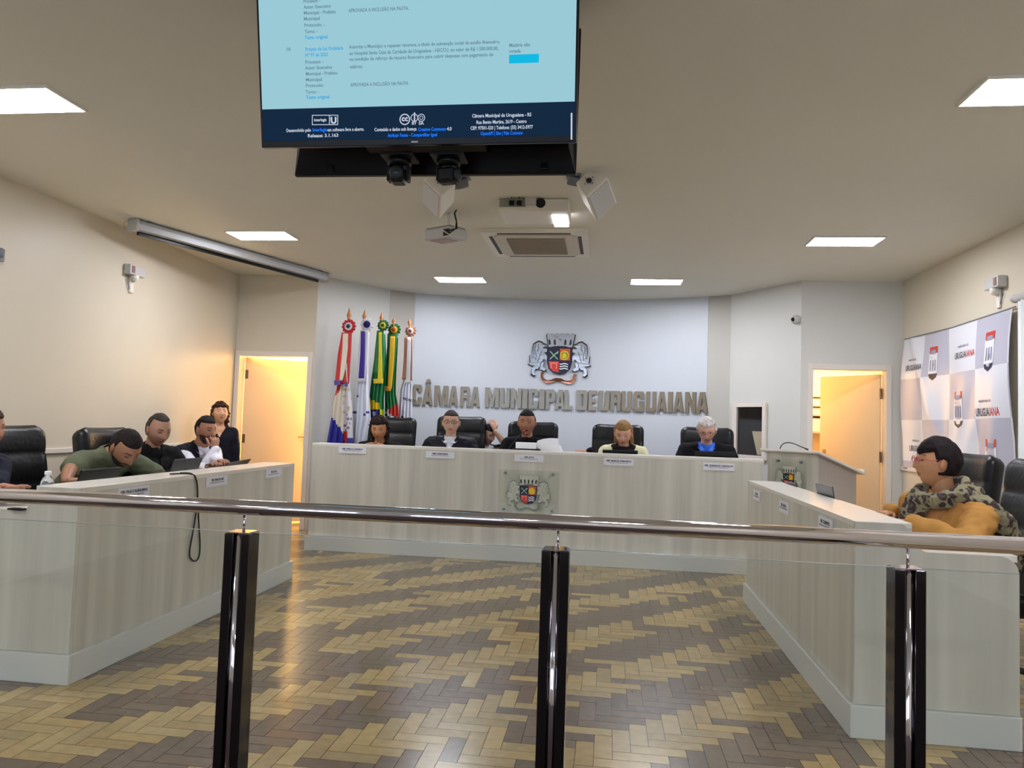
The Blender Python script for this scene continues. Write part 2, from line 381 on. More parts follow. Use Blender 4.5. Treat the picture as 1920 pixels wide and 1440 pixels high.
# ------------------------------------------------------------ ceiling fittings
M_led = emat('led diffuser', (246, 246, 255), LED)
p0 = thing('ceiling_light', 'x', 'light', (0, 0, H), 0, 'recessed led ceiling panels')
mb = MB(); a, b, c = .285, .155, .012
for x0, x1, y0, y1 in ((-a, a, -b, -b + c), (-a, a, b - c, b), (-a, -a + c, -b + c, b - c), (a - c, a, -b + c, b - c)): mb.box(x0, x1, y0, y1, -.014, -.0005)
mb.build('frame', M_whitep, p0, world=False); MB().box(-a + c, a - c, -b + c, b - c, -.012, -.001).build('diffuser', M_led, p0, world=False)
lights = [(-3.13, 3.50, 'left edge of the photo, nearest row'), (1.935, 3.66, 'right edge of the photo, nearest row'), (-3.13, 6.32, 'beside the rolled projection screen'), (1.94, 6.50, 'near the right wall, second row'),
          (-1.70, 8.30, 'above the flags in front of the curved wall'), (.50, 8.33, 'far row, right of the crest'), (-3.13, .6, 'out over the public seats, left'), (1.94, .6, 'out over the public seats, right'), (-3.13, -2.2, 'at the rear of the hall, left'), (1.94, -2.2, 'at the rear of the hall, right')]
for i, (x, y, s) in enumerate(lights):
    L = 'rectangular white LED ceiling panel, ' + s
    if i == 0: p0.location = (x, y, H); p0['label'] = L
    else: dup(p0, (x, y, H), 0, L)

# air conditioner cassette
t = thing('air_conditioner', 'white ceiling cassette air conditioner with square grille', 'air conditioner', (-.65, 6.56, H))
x0, x1, y0, y1 = -1.10, -.20, 6.10, 7.02
mb = MB(); F = lambda u, v, d: V((u, v, H - d))
def rr(x0, x1, y0, y1, r, n=5):
    o = []
    for cx_, cy_, a0 in ((x1 - r, y1 - r, 0), (x0 + r, y1 - r, 90), (x0 + r, y0 + r, 180), (x1 - r, y0 + r, 270)):
        for i in range(n + 1): a = R(a0 + 90 * i / n); o.append((cx_ + r * math.cos(a), cy_ + r * math.sin(a)))
    return o
mb.prism(rr(x0, x1, y0, y1, .03), F, .001, .035); mb.build('panel', M_whitep, t, bevel=.006)
MB().prism(rr(x0 + .1, x1 - .1, y0 + .08, y1 - .08, .07), F, .036, .044).build('inner_panel', mat('ac inner', (206, 200, 184), .5), t, bevel=.003)
g = MB().prism(rr(x0 + .2, x1 - .2, y0 + .17, y1 - .17, .01), F, .045, .047)
g.build('grille', mat('ac grille', (128, 112, 92), .8), t)
sl = MB()
for i in range(24):
    y = y0 + .18 + i * (y1 - y0 - .36) / 23; sl.box(x0 + .2, x1 - .2, y - .004, y + .004, H - .052, H - .047)
sl.build('grille_bars', mat('ac bars', (168, 156, 136), .6), t)
for xa, xb, ya, yb in ((x0 + .055, x0 + .085, y0 + .14, y1 - .14), (x1 - .085, x1 - .055, y0 + .14, y1 - .14), (x0 + .14, x1 - .14, y0 + .03, y0 + .055), (x0 + .14, x1 - .14, y1 - .055, y1 - .03)):
    MB().box(xa, xb, ya, yb, H - .039, H - .035).build('air_slot', mat('ac slot dark', (60, 56, 50), .6), t)

# rolled projection screen at the left ceiling
a = V((-4.02, 5.80, H - .055)); b = V((-3.20, 8.0, H - .055)); d = (b - a).normalized(); n = V((d.y, -d.x, 0))
t = thing('projection_screen', 'long rolled-up projection screen in a silver case under the ceiling by the left wall', 'projection screen', a)
prof = [(-.045, .045), (.045, .045), (.055, .01), (.045, -.035), (-.045, -.035), (-.055, .01)]
def ext(mb, a, b, prof, n):
    L = len(prof); mb.add([p + n * u + V((0, 0, v)) for p in (a, b) for u, v in prof], [tuple(range(L)), tuple(range(2 * L - 1, L - 1, -1))] + [(i, (i + 1) % L, L + (i + 1) % L, L + i) for i in range(L)])
    return mb
ext(MB(), a, b, prof, n).build('case', mat('silver case', (196, 199, 203), .3, .1), t, bevel=.004)
ext(MB(), a + d * .06, b - d * .06, [(-.052, -.036), (-.028, -.036), (-.028, -.064), (-.052, -.064)], n).build('weight_bar', M_black, t)
MB().obox(a - d * .012, (.12, .025, .1), Matrix.Rotation(math.atan2(d.y, d.x) - R(90), 3, 'Z')).build('end_cap', M_lgrey, t); MB().obox(b + d * .012, (.12, .025, .1), Matrix.Rotation(math.atan2(d.y, d.x) - R(90), 3, 'Z')).build('end_cap', M_lgrey, t)
for q in (a + d * .1, b - d * .1): MB().obox(q + V((0, 0, .05)), (.1, .03, .015), Matrix.Rotation(math.atan2(d.y, d.x) - R(90), 3, 'Z')).build('bracket', M_grey, t)
(MB().tube([a + V((-.03, -.03, .04)), a + V((-.07, -.05, 0)), a + V((-.07, -.06, -.06)), a + V((-.03, -.03, -.075)), a + V((.01, -.014, -.035))], .004, 6).build('power_cord', M_lgrey, t, smooth=True))

# emergency lamps and odd wall fittings
def emergency(px0, py0, x, side, lab):
    p = at(px0, py0, x=x); s = side; t = thing('emergency_light', lab, 'emergency light', p, 0, 'emergency lights')
    MB().box(min(p.x, p.x + s * .07), max(p.x, p.x + s * .07), p.y - .11, p.y + .11, p.z - .045, p.z + .045).build('battery_box', M_lgrey, t, bevel=.008)
    MB().box(min(p.x + s * .0705, p.x + s * .075), max(p.x + s * .0705, p.x + s * .075), p.y - .09, p.y - .05, p.z - .03, p.z + .03).build('label_plate', mat('brown label', (150, 110, 100), .5), t)
    for k in (-.0,): MB().lathe([(.0, .0), (.03, .01), (.036, .05), (.03, .06)], (p.x + s * .04, p.y + k, p.z - .10), M=Matrix.Rotation(R(0), 3, 'X')).build('lamp_head', M_whitep, t, smooth=True)
    MB().box(min(p.x, p.x + s * .02), max(p.x, p.x + s * .02), p.y - .028, p.y + .028, p.z - .2, p.z - .046).build('bracket', M_whitep, t, bevel=.008)
    MB().tube([V((p.x + s * .01, p.y - .06, p.z - .04)), V((p.x + s * .012, p.y - .07, p.z - .1)), V((p.x + s * .012, p.y - .03, p.z - .17))], .004, 6).build('cord', M_grey, t)
emergency(246, 508, XL, 1, 'white emergency lamp with battery box on the cream left wall')
emergency(1875, 531, XR, -1, 'white emergency lamp above the banner on the right wall')
p = at(0, 476, x=XL + .02); t = thing('wall_speaker', 'grey rounded fitting cut by the left photo edge, on the left wall', 'fitting', p)
MB().lathe([(.015, -.035), (.032, -.028), (.035, .025), (.02, .035)], p + V((.02, -.03, 0))).build('housing', M_grey, t, smooth=True); MB().box(p.x - .018, p.x + .01, p.y - .03, p.y + .03, p.z - .05, p.z + .02).build('bracket', M_grey, t)
# dome camera
p = V((1.97, 8.30, 2.47)); p = at(1492, 599, y=8.27)
t = thing('dome_camera', 'small white dome security camera with black lens high on the right wall', 'camera', p)
MB().ball(p, .05, n=16).build('housing', M_lgrey, t, smooth=True); MB().ball(p + V((-.035, -.03, -.004)), (.022, .016, .022), n=12).build('lens', M_black, t, smooth=True)

# curtain and rod at the right frame edge
t = thing('curtain_rod', 'pale curtain rod end on the right wall, cut by the photo edge', 'curtain rod', (XR - .06, 6.0, 2.35))
a = at(1903, 560, x=XR - .06); MB().tube([a, a + V((0, -.9, -.0))], .028, 12).build('rod', M_lgrey, t, smooth=True)
MB().ball(a, .034, n=12).build('finial', M_lgrey, t, smooth=True); MB().box(XR - .06, XR, a.y - .12, a.y - .09, a.z - .012, a.z + .012).build('bracket', M_lgrey, t)
mb = MB(); N = 40; vs = []
for i in range(N + 1):
    y = a.y - .06 - .8 * i / N; x = XR - .065 + .02 * math.sin(i * 1.3)
    vs += [(x, y, .5), (x, y, a.z - .03), (x - .006, y, .5), (x - .006, y, a.z - .03)]
mb.add(vs, [f for i in range(N) for f in ((4 * i, 4 * i + 4, 4 * i + 5, 4 * i + 1), (4 * i + 2, 4 * i + 3, 4 * i + 7, 4 * i + 6), (4 * i + 1, 4 * i + 5, 4 * i + 7, 4 * i + 3))] + [(0, 1, 3, 2), (4 * N, 4 * N + 2, 4 * N + 3, 4 * N + 1)])
tag(mb.build('curtain', mat('pale curtain', (226, 230, 228), .8), smooth=True), 'pale curtain strip hanging at the right photo edge beside the banner', 'curtain')

# ------------------------------------------------------------ desks
def side_desk(xf, s, y0, y1, label):
    t = thing('council_desk', label, 'desk', (xf + s * .35, (y0 + y1) / 2, 0))
    zt, zw = .905, .79
    X = lambda u: xf + s * u
    def bx(name, u0, u1, ya, yb, z0, z1, m, bev=.002): return MB().box(min(X(u0), X(u1)), max(X(u0), X(u1)), ya, yb, z0, z1).build(name, m, t, bevel=bev)
    bx('front_panel', 0, .025, y0 + .0251, y1 - .0251, .135, zt - .0251, M_lam, 0)
    prof = [(0, .135), (0, zt), (.185, zt)] + [(.185 + .03 * math.sin(R(a)), zt - .03 + .03 * math.cos(R(a))) for a in (15, 30, 45)] + [(.245, .825), (.262, .803), (.285, zw)] + [(.575 + .08 * math.sin(R(a)), zw - .08 + .08 * math.cos(R(a))) for a in range(0, 91, 10)] + [(.655, .135)]
    for ya, yb in ((y0, y0 + .025), (y1 - .025, y1)):
        MB().prism(prof, lambda u, v, d: V((X(u), d, v)), ya, yb).build('end_panel', M_lam, t, bevel=.002)
    bx('top_ledge', 0, .24, y0 + .0252, y1 - .0252, zt - .025, zt, M_lamtop)
    bx('ledge_back', .215, .24, y0 + .0252, y1 - .0252, zw, zt - .026, M_lam, 0)
    bx('worktop', .0255, .66, y0 + .0252, y1 - .0252, zw - .03, zw - .0005, M_lamtop)
    mb = MB(); 
    for u0, u1, ya, yb in ((-.02, .655, y0 - .02, y0 - .0), (-.02, 0, y0 - .0, y1 + .02), (0, .655, y1, y1 + .02)):
        mb.box(min(X(u0), X(u1)), max(X(u0), X(u1)), ya, yb, 0, .135)
    mb.box(min(X(.0), X(.05)), max(X(0), X(.05)), y0, y1, 0, .1345); mb.box(min(X(.05), X(.655)), max(X(.05), X(.655)), y0, y0 + .03, 0, .1345); mb.box(min(X(.05), X(.655)), max(X(.05), X(.655)), y1 - .03, y1, 0, .1345)
    mb.build('plinth', M_plinth, t, bevel=.003)
    return t
side_desk(-2.455, -1, 3.25, 5.70, 'long pale wood desk on the left, seating the men with laptops')
side_desk(1.07, 1, 3.40, 5.87, 'long pale wood desk on the right, in front of the woman in the scarf')
def dais_desk():
    x0, x1, y0, zt, zw = -2.835, 1.41, 6.978, 1.024, .90
    t = thing('dais_desk', 'long pale wood main desk across the far end with five nameplates', 'desk', ((x0 + x1) / 2, 7.3, 0))
    MB().box(x0, x1, y0, y0 + .025, .135, zt - .025).build('front_panel', M_lam, t)
    MB().box(x0, x1, y0, y0 + .24, zt - .0249, zt).build('top_ledge', M_lamtop, t, bevel=.002)
    MB().box(x0 + .0255, x1 - .0255, y0 + .215, y0 + .24, zw, zt - .0255).build('ledge_back', M_lam, t)
    MB().box(x0 + .0255, x1 - .0255, y0 + .0255, y0 + .52, zw - .03, zw - .0005).build('worktop', M_lamtop, t)
    for xa, xb in ((x0, x0 + .025), (x1 - .025, x1)): MB().box(xa, xb, y0 + .0255, y0 + .62, .1355, zt - .026).build('end_panel', M_lam, t)
    MB().box(x0 - .02, x1 + .02, y0 - .044, y0 + .0, 0, .135).box(x0, x1, y0, y0 + .03, 0, .1345).build('plinth', M_plinth, t, bevel=.003)
dais_desk()

# ------------------------------------------------------------ crest
CREST = dict(
 crown=[(905, 208), (925, 192), (950, 210), (985, 190), (1015, 206), (1055, 184), (1085, 200), (1120, 184), (1150, 200), (1190, 186), (1220, 204), (1262, 188), (1282, 204), (1305, 200), (1268, 384), (932, 384)],
 shield=[(920, 388), (1268, 388), (1262, 600), (1240, 680), (1185, 732), (1095, 752), (1008, 732), (950, 680), (928, 600)],
 lion=[(745, 335), (790, 305), (838, 315), (868, 338), (905, 350), (872, 372), (858, 395), (922, 398), (922, 442), (885, 452), (926, 505), (922, 575), (880, 545), (852, 580), (884, 604), (870, 662), (918, 695), (890, 716), (836, 702), (818, 655), (800, 692), (762, 694), (742, 742), (772, 775), (738, 788), (706, 760), (712, 690), (746, 645), (704, 642), (662, 628), (688, 598), (676, 495), (702, 540), (738, 532), (712, 470), (714, 400), (724, 352)],
 ribbon=[(840, 742), (880, 712), (905, 722), (880, 742), (868, 775), (885, 815), (930, 840), (985, 830), (1045, 805), (1120, 808), (1180, 838), (1240, 838), (1285, 815), (1282, 775), (1300, 742), (1345, 752), (1330, 772), (1322, 790), (1330, 825), (1300, 865), (1240, 888), (1170, 875), (1115, 850), (1055, 848), (985, 878), (920, 882), (865, 850), (840, 800)])
def crest(root, F, k, style, cx=1095, cy=535):
    """heraldic arms: walled crown, quartered shield, two lions, ribbon. F(u,v,d)"""
    P = lambda poly, sx=1: [((x - cx) * k * sx, (cy - y) * k) for x, y in poly]
    G = lambda poly, e: (lambda c: [(c[0] + (x - c[0]) * e, c[1] + (y - c[1]) * e) for x, y in poly])((sum(p[0] for p in poly) / len(poly), sum(p[1] for p in poly) / len(poly)))
    wall = style == 'chrome'; d = .022 if wall else .0015
    base, edge = (M_chrome, M_dk) if wall else (M_etchl, M_etch)
    for nm, sx in (('lion', 1), ('lion', -1)):
        p = P([(x, y) for x, y in CREST['lion']], sx)
        MB().prism(G(p, 1.05), F, .001, d * .7).build('lion_outline', edge, root); MB().prism(G(p, .96), F, d * .71, d).build('lion', base, root)
        mb = MB()   # mane and limb lines
        for ln in ([(760, 350), (745, 420), (770, 500), (760, 560)], [(790, 340), (800, 400), (780, 450)], [(845, 440), (820, 500), (790, 590)], [(850, 580), (830, 620), (835, 660)], [(735, 370), (730, 450), (745, 500)], [(850, 345), (862, 352)]):
            q = P(ln, sx)
            for i in range(len(q) - 1):
                (ax, ay), (bx_, by) = q[i], q[i + 1]; L = math.hypot(bx_ - ax, by - ay) or 1; nx, ny = -(by - ay) / L * 3.5 * k, (bx_ - ax) / L * 3.5 * k
                mb.prism([(ax - nx, ay - ny), (bx_ - nx, by - ny), (bx_ + nx, by + ny), (ax + nx, ay + ny)], F, d * 1.01, d * 1.06)
        mb.build('lion_lines', edge, root)
    p = P(CREST['crown']); MB().prism(G(p, 1.03), F, .001, d * .8).build('crown_outline', edge, root)
    MB().prism(G(p, .97), F, d * .81, d * 1.1).build('crown', M_chrome if wall else M_etchl, root)
    mb = MB()
    for x in (945, 1020, 1095, 1170, 1245): mb.prism(P([(x - 15 + (1095 - x) * .06, 350), (x + 15 + (1095 - x) * .06, 350), (x + 14, 290), (x, 265), (x - 14, 290)]), F, d * 1.11, d * 1.2)
    mb.prism(P([(955, 384), (1235, 384), (1180, 368), (1095, 362), (1010, 368)]), F, d * 1.11, d * 1.2)
    mb.build('crown_openings', M_dk if not wall else mat('dark slate', (44, 46, 44), .3), root)
    p = P(CREST['ribbon']); MB().prism(p, F, .001, d * .8).build('ribbon', mat('copper ribbon', (170, 110, 84), .15, .9) if wall else M_etch, root)
    sh = P(CREST['shield']); MB().prism(G(sh, 1.03), F, .002, d * 1.2).build('shield_rim', M_dk if wall else M_etchl, root)
    s = MB().prism(sh, F, d * 1.21, d * 1.4).build('shield', M_navy, root)
    e0, e1 = d * 1.41, d * 1.55
    MB().prism(P([(1098, 402), (1240, 402), (1240, 562), (1098, 562)]), F, e0, e1).build('quarter', mat('enamel orange', (200, 92, 34), .35), root)
    MB().prism(P([(945, 578), (1088, 578), (1088, 728), (1010, 715), (962, 668), (948, 600)]), F, e0, e1).build('quarter', M_red, root)
    circ = lambda r, x=1163, y=495: P([(x + r * math.cos(R(a)), y + r * math.sin(R(a)) * 1.05) for a in range(0, 360, 20)])
    MB().prism(circ(62), F, e1 * 1.01, e1 * 1.1).build('sun_ring', M_yel, root); MB().prism(circ(46), F, e1 * 1.11, e1 * 1.2).build('sun_ring', M_blue if wall else M_yel, root); MB().prism(circ(34, y=500), F, e1 * 1.21, e1 * 1.3).prism(P([(1150, 470), (1163, 440), (1176, 470)]), F, e1 * 1.21, e1 * 1.3).build('sun_disc', M_yel, root)
    mb = MB()
    for a, b in (((960, 440), (1070, 550)), ((1070, 440), (960, 550))):
        L = math.hypot(b[0] - a[0], b[1] - a[1]); nx, ny = -(b[1] - a[1]) / L * 7, (b[0] - a[0]) / L * 7
        mb.prism(P([(a[0] - nx, a[1] - ny), (b[0] - nx, b[1] - ny), (b[0] + nx, b[1] + ny), (a[0] + nx, a[1] + ny)]), F, e0 + (.0005 if a[0] > 1000 else 0), e1 + (.0005 if a[0] > 1000 else 0))
    mb.prism(P([(1035, 470), (1062, 445), (1080, 440), (1072, 465), (1050, 480)]), F, e1, e1 * 1.2); mb.build('crossed_lances', mat('pale green enamel', (150, 190, 150), .4), root)
    MB().prism(P([(962, 592), (1075, 592), (1065, 615), (1062, 680), (1045, 680), (1048, 615), (990, 612), (992, 680), (975, 672), (972, 615)]), F, e1, e1 * 1.1).build('gateway', M_pink, root)
    mb = MB()
    for y in (612, 645, 678):
        up = [(1098 + i * 13, y - 9 + 6 * math.sin(i * .9)) for i in range(10)]; mb.prism(P(up + [(x, yy + 15) for x, yy in up[::-1]]), F, e0, e1)
    mb.build('waves', M_wht, root)
def arcF(uc):
    def F(u, v, d):
        a = (uc + u) / CR; return V((CX + (CR - d) * math.sin(a), CY + (CR - d) * math.cos(a), v))
    return F
zc = at(1048, 672, y=9.63).z
t = thing('wall_crest', 'polished metal coat of arms with lions and coloured shield on the curved wall', 'crest', (-.63, 9.62, zc))
FF = arcF(.02); crest(t, lambda u, v, d: FF(u, zc + v, d + .012), .00094, 'chrome')
for u, v in ((-.12, .1), (.12, .1), (0, -.1)): pass
MB().prism([(-.05, -.1), (.05, -.1), (.05, .1), (-.05, .1)], lambda u, v, d: FF(u, zc + v, d), 0.0, .0135).build('mounting_block', M_dk, t)

def on_arc(px, py=760):
    y = 9.6
    for _ in range(12): x = at(px, py, y=y).x; y = arcpt(x).y
    return CR * math.asin((x - CX) / CR)
GL = {
 'C': [[(1, .64), (1, .86), (.85, 1), (.15, 1), (0, .86), (0, .14), (.15, 0), (.85, 0), (1, .14), (1, .38), (.62, .38), (.62, .2), (.38, .2), (.38, .8), (.62, .8), (.62, .64)]],
 'G': [[(1, .64), (1, .86), (.85, 1), (.15, 1), (0, .86), (0, .14), (.15, 0), (1, 0), (1, .52), (.54, .52), (.54, .36), (.64, .36), (.64, .2), (.38, .2), (.38, .8), (.62, .8), (.62, .64)]],
 'A': [[(0, 0), (.31, 0), (.5, .72), (.5, 1), (.29, 1)], [(1, 0), (.69, 0), (.5, .72), (.5, 1), (.71, 1)], [(.34, .16), (.66, .16), (.6, .34), (.4, .34)]],
 'M': [[(0, 0), (0, 1), (.34, 1), (.5, .42), (.66, 1), (1, 1), (1, 0), (.74, 0), (.74, .62), (.58, 0), (.42, 0), (.26, .62), (.26, 0)]],
 'R': [[(0, 0), (.37, 0), (.37, 1), (0, 1)], [(.37, .8), (.37, 1), (.85, 1), (1, .88), (1, .8)], [(.65, .58), (.65, .8), (1, .8), (1, .58)], [(.37, .4), (.37, .58), (1, .58), (.92, .5), (1, .42), (1, .4)], [(.65, 0), (.65, .4), (1, .4), (1, 0)]],
 'P': [[(0, 0), (.38, 0), (.38, 1), (0, 1)], [(.38, .8), (.38, 1), (.85, 1), (1, .88), (1, .8)], [(.65, .54), (.65, .8), (1, .8), (1, .54)], [(.38, .36), (.38, .54), (1, .54), (1, .46), (.85, .36)]],
 'U': [[(0, 1), (.37, 1), (.37, .2), (.63, .2), (.63, 1), (1, 1), (1, .14), (.85, 0), (.15, 0), (0, .14)]],
 'N': [[(0, 0), (0, 1), (.33, 1), (.65, .46), (.65, 1), (1, 1), (1, 0), (.68, 0), (.35, .54), (.35, 0)]],
 'I': [[(0, 0), (1, 0), (1, 1), (0, 1)]], 'L': [[(0, 0), (0, 1), (.42, 1), (.42, .2), (1, .2), (1, 0)]],
 'D': [[(0, 0), (.38, 0), (.38, 1), (0, 1)], [(.38, .8), (.38, 1), (.85, 1), (1, .86), (1, .8)], [(.62, .2), (1, .2), (1, .8), (.62, .8)], [(.38, 0), (.38, .2), (1, .2), (1, .14), (.85, 0)]],
 'E': [[(0, 0), (0, 1), (1, 1), (1, .8), (.42, .8), (.42, .6), (.92, .6), (.92, .4), (.42, .4), (.42, .2), (1, .2), (1, 0)]]}
sc = lambda a, o: a / 6.4 + o
LET = [('C', 78, 192), ('A^', 205, 325), ('M', 345, 510), ('A', 515, 632), ('R', 655, 770), ('A', 778, 895), ('M', 955, 1118), ('U', 1135, 1250), ('N', 1262, 1388), ('I', 1402, 1462), ('C', 1478, 1590), ('I', 1606, 1668), ('P', 1685, 1795), ('A', 1803, 1912)]
LET = [(c, sc(a, 760), sc(b, 760)) for c, a, b in LET] + [(c, sc(a, 1040), sc(b, 1040)) for c, a, b in [('L', 118, 212), ('D', 268, 394), ('E', 408, 502), ('U', 530, 658), ('R', 674, 795), ('U', 806, 925), ('G', 945, 1078), ('U', 1100, 1222), ('A', 1230, 1350), ('I', 1364, 1420), ('A', 1430, 1555), ('N', 1570, 1700), ('A', 1708, 1845)]]
WORD = ['first word'] * 6 + ['second word'] * 9 + ['short word DE'] * 2 + ['last word'] * 10
ORD = ['first', 'second', 'third', 'fourth', 'fifth', 'sixth', 'seventh', 'eighth', 'ninth', 'tenth']
cnt = {}
for (c, a, b), wd in zip(LET, WORD):
    cnt[wd] = cnt.get(wd, 0) + 1; u0, u1 = on_arc(a), on_arc(b); z0, z1 = 1.476, 1.733
    F = lambda u, v, d: arcF(0)(u0 + (u1 - u0) * u, z0 + (z1 - z0) * v, d)
    t = thing('metal_letter', 'polished metal letter %s, %s character of the %s on the curved wall' % (c[0], ORD[cnt[wd] - 1], wd), 'letter', arcF(0)((u0 + u1) / 2, z0, 0), 0, 'metal letters on the curved wall')
    mb = MB(); m2 = MB()
    for pl in GL[c[0]]: mb.prism(pl, F, .0265, .030); m2.prism(pl, F, .0002, .0263)
    if c == 'A^':
        pl = [(.2, 1.08), (.5, 1.12), (.8, 1.08), (.68, 1.26), (.5, 1.31), (.32, 1.26)]; mb.prism(pl, F, .0265, .030); m2.prism(pl, F, .0002, .0263)
    mb.build('face', M_letter, t); m2.build('return', M_ledge, t)

# glass plate with etched arms on the main desk and on the lectern
def glass_plate(name, label, F, w_, h_, k):
    t = thing(name, label, 'plaque', F(0, 0, 0))
    MB().prism([(-w_ / 2, -h_ / 2), (w_ / 2, -h_ / 2), (w_ / 2, h_ / 2), (-w_ / 2, h_ / 2)], F, .012, .018).build('glass_sheet', M_gplate, t)
    for sx in (-1, 1):
        for sz in (-1, 1):
            MB().prism([(sx * (w_ / 2 - .06) + .012 * math.cos(R(a)), sz * (h_ / 2 - .03) + .012 * math.sin(R(a))) for a in range(0, 360, 30)], F, 0, .026).build('standoff', M_grey, t)
    crest(t, lambda u, v, d: F(u, v - .01, d + .018), k, 'etched')
P0 = V((-.71, 6.978, .645))
glass_plate('emblem_plate', 'square glass plate with etched coat of arms fixed to the main desk front', lambda u, v, d: P0 + V((u, -d, v)), .57, .40, .00048)

# ------------------------------------------------------------ lectern
A = V((1.872, 7.0, 0)); Bc = V((1.524, 7.38, 0)); C = V((2.345, 7.433, 0)); uB = (Bc - A).normalized(); uC = (C - A).normalized(); LB = .515; LC = .641
t = thing('lectern', 'pale wood lectern with sloped top and glass emblem beside the main desk', 'lectern', A + uB * LB / 2 + uC * LC / 2)
def LF(u, q, z): return A + uB * u + uC * q + V((0, 0, z))
ztp = lambda q: 1.085 + (.915 - 1.085) * q / LC
MB().prism([(0, .08), (LB, .08), (LB, ztp(0)), (0, ztp(0))], lambda u, v, d: LF(u, d, v), 0, .025).build('front_panel', M_lam, t, bevel=.002)
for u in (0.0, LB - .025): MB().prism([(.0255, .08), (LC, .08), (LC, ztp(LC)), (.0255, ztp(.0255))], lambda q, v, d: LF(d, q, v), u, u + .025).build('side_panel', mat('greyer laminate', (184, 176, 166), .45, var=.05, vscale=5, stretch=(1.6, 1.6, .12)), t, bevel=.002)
MB().prism([(-.05, ztp(-.05) + .001), (LC + .05, ztp(LC + .05) + .001), (LC + .05, ztp(LC + .05) + .024), (-.05, ztp(-.05) + .024)], lambda q, v, d: LF(d, q, v), -.05, LB + .05).build('sloped_top', M_lamtop, t, bevel=.003)
MB().prism([(LC + .05, ztp(LC + .05)), (LC + .065, ztp(LC + .05)), (LC + .065, ztp(LC + .05) + .05), (LC + .05, ztp(LC + .05) + .05)], lambda q, v, d: LF(d, q, v), -.05, LB + .05).build('book_lip', M_lam, t, bevel=.002)
MB().prism([(-.01, 0), (LB + .01, 0), (LB + .01, .08), (-.01, .08)], lambda u, v, d: LF(u, d, v), -.012, LC).build('plinth', M_plinth, t, bevel=.002)
glass_plate('emblem_plate', 'small greenish glass plate with coat of arms on the lectern front', lambda u, v, d: LF(LB * .53 - u, -d, .86 + v), .36, .36, .00034)
g0 = LF(LB - .05, .1, ztp(.1) + .022); g1 = at(1510, 841, y=7.25)
pts = [g0 + (g1 - g0) * f + V((0, 0, .085 * math.sin(math.pi * min(1, f * 1.0) ** .55))) for f in [i / 14 for i in range(15)]]
t = thing('gooseneck_microphone', 'thin black gooseneck microphone bent over the lectern top', 'microphone', g0)
MB().tube(pts, .005, 8).build('neck', M_blackm, t, smooth=True); MB().lathe([(.02, 0), (.02, .01), (.012, .03)], g0).build('base', M_blackm, t, smooth=True); MB().tube([pts[-1], pts[-1] + (pts[-1] - pts[-2]).normalized() * .03], .008, 8).build('capsule', M_blackm, t, smooth=True)

# ------------------------------------------------------------ nameplates
def nameplate(F, w_, h_, lines, label):
    t = thing('nameplate', label, 'nameplate', F(0, 0, 0), 0, 'nameplates on the desks')
    MB().prism([(-w_ / 2, -h_ / 2), (w_ / 2, -h_ / 2), (w_ / 2, h_ / 2), (-w_ / 2, h_ / 2)], F, .0, .006).build('card', M_plate, t)
    G = lambda u, v, d: F(u, v, d)
    a = text_mb(lines[0], h_ * .32, lambda u, v, d: F(u, v + h_ * .06, .0066), ax='CENTER', bold=.0009); a.build('name_text', M_ink, t, fix=False)
    b = text_mb(lines[1], h_ * .17, lambda u, v, d: F(u, v - h_ * .17, .0066), ax='CENTER', bold=.0003); text_mb('2021 - 2024', h_ * .15, lambda u, v, d: F(u, v - h_ * .36, .0066), mb=b, ax='CENTER').build('title_text', M_inkl, t, fix=False) if False else b.build('title_text', M_inkl, t, fix=False)
sub = 'VEREADOR DA CAMARA MUNICIPAL'
for px, py, nm, lb in ((661, 844, 'VERª STELLA LUZARDO', 'white nameplate on the main desk below the dark-haired woman'), (825.5, 853, 'VER. PARRONDO', 'white nameplate on the main desk below the man in glasses'), (992, 859.5, 'VER. JUCA', 'white nameplate on the main desk above the glass emblem'),
                   (1160, 866.5, 'VERª MARCIA FUMAGALLI', 'white nameplate on the main desk below the blonde woman'), (1347.5, 875.5, 'VER. ADENILDO CARVALHO', 'white nameplate on the main desk below the white-haired man')):
    p = at(px, py, y=6.978); nameplate(lambda u, v, d, p=p: p + V((u, -d, v)), .275, .062, (nm, sub), lb)
for px, py, nm, lb, w_ in ((250, 924, 'VER. PAULO KLEINUBING', 'nameplate on the left desk nearest the camera, its foot behind the handrail', .26), (406, 902, 'VER. MARCIO RIS', 'nameplate on the left desk just right of the hanging cable', .26), (512, 887, 'VER. SILVIO', 'nameplate at the far end of the left desk', .26)):
    p = at(px, py, x=-2.455); nameplate(lambda u, v, d, p=p: p + V((d, u, v)), w_, .062, (nm, sub), lb)
for px, py, nm, lb in ((1420, 929, 'VER. LUIS', 'nameplate at the far end of the right desk'), (1471, 951, 'VER. CARLOS', 'middle nameplate on the right desk'), (1549, 984, 'VER. CLEMENTE', 'nameplate on the right desk just above the handrail')):
    p = at(px, py, x=1.07); nameplate(lambda u, v, d, p=p: p + V((-d, -u, v)), .24, .068, (nm, sub), lb)

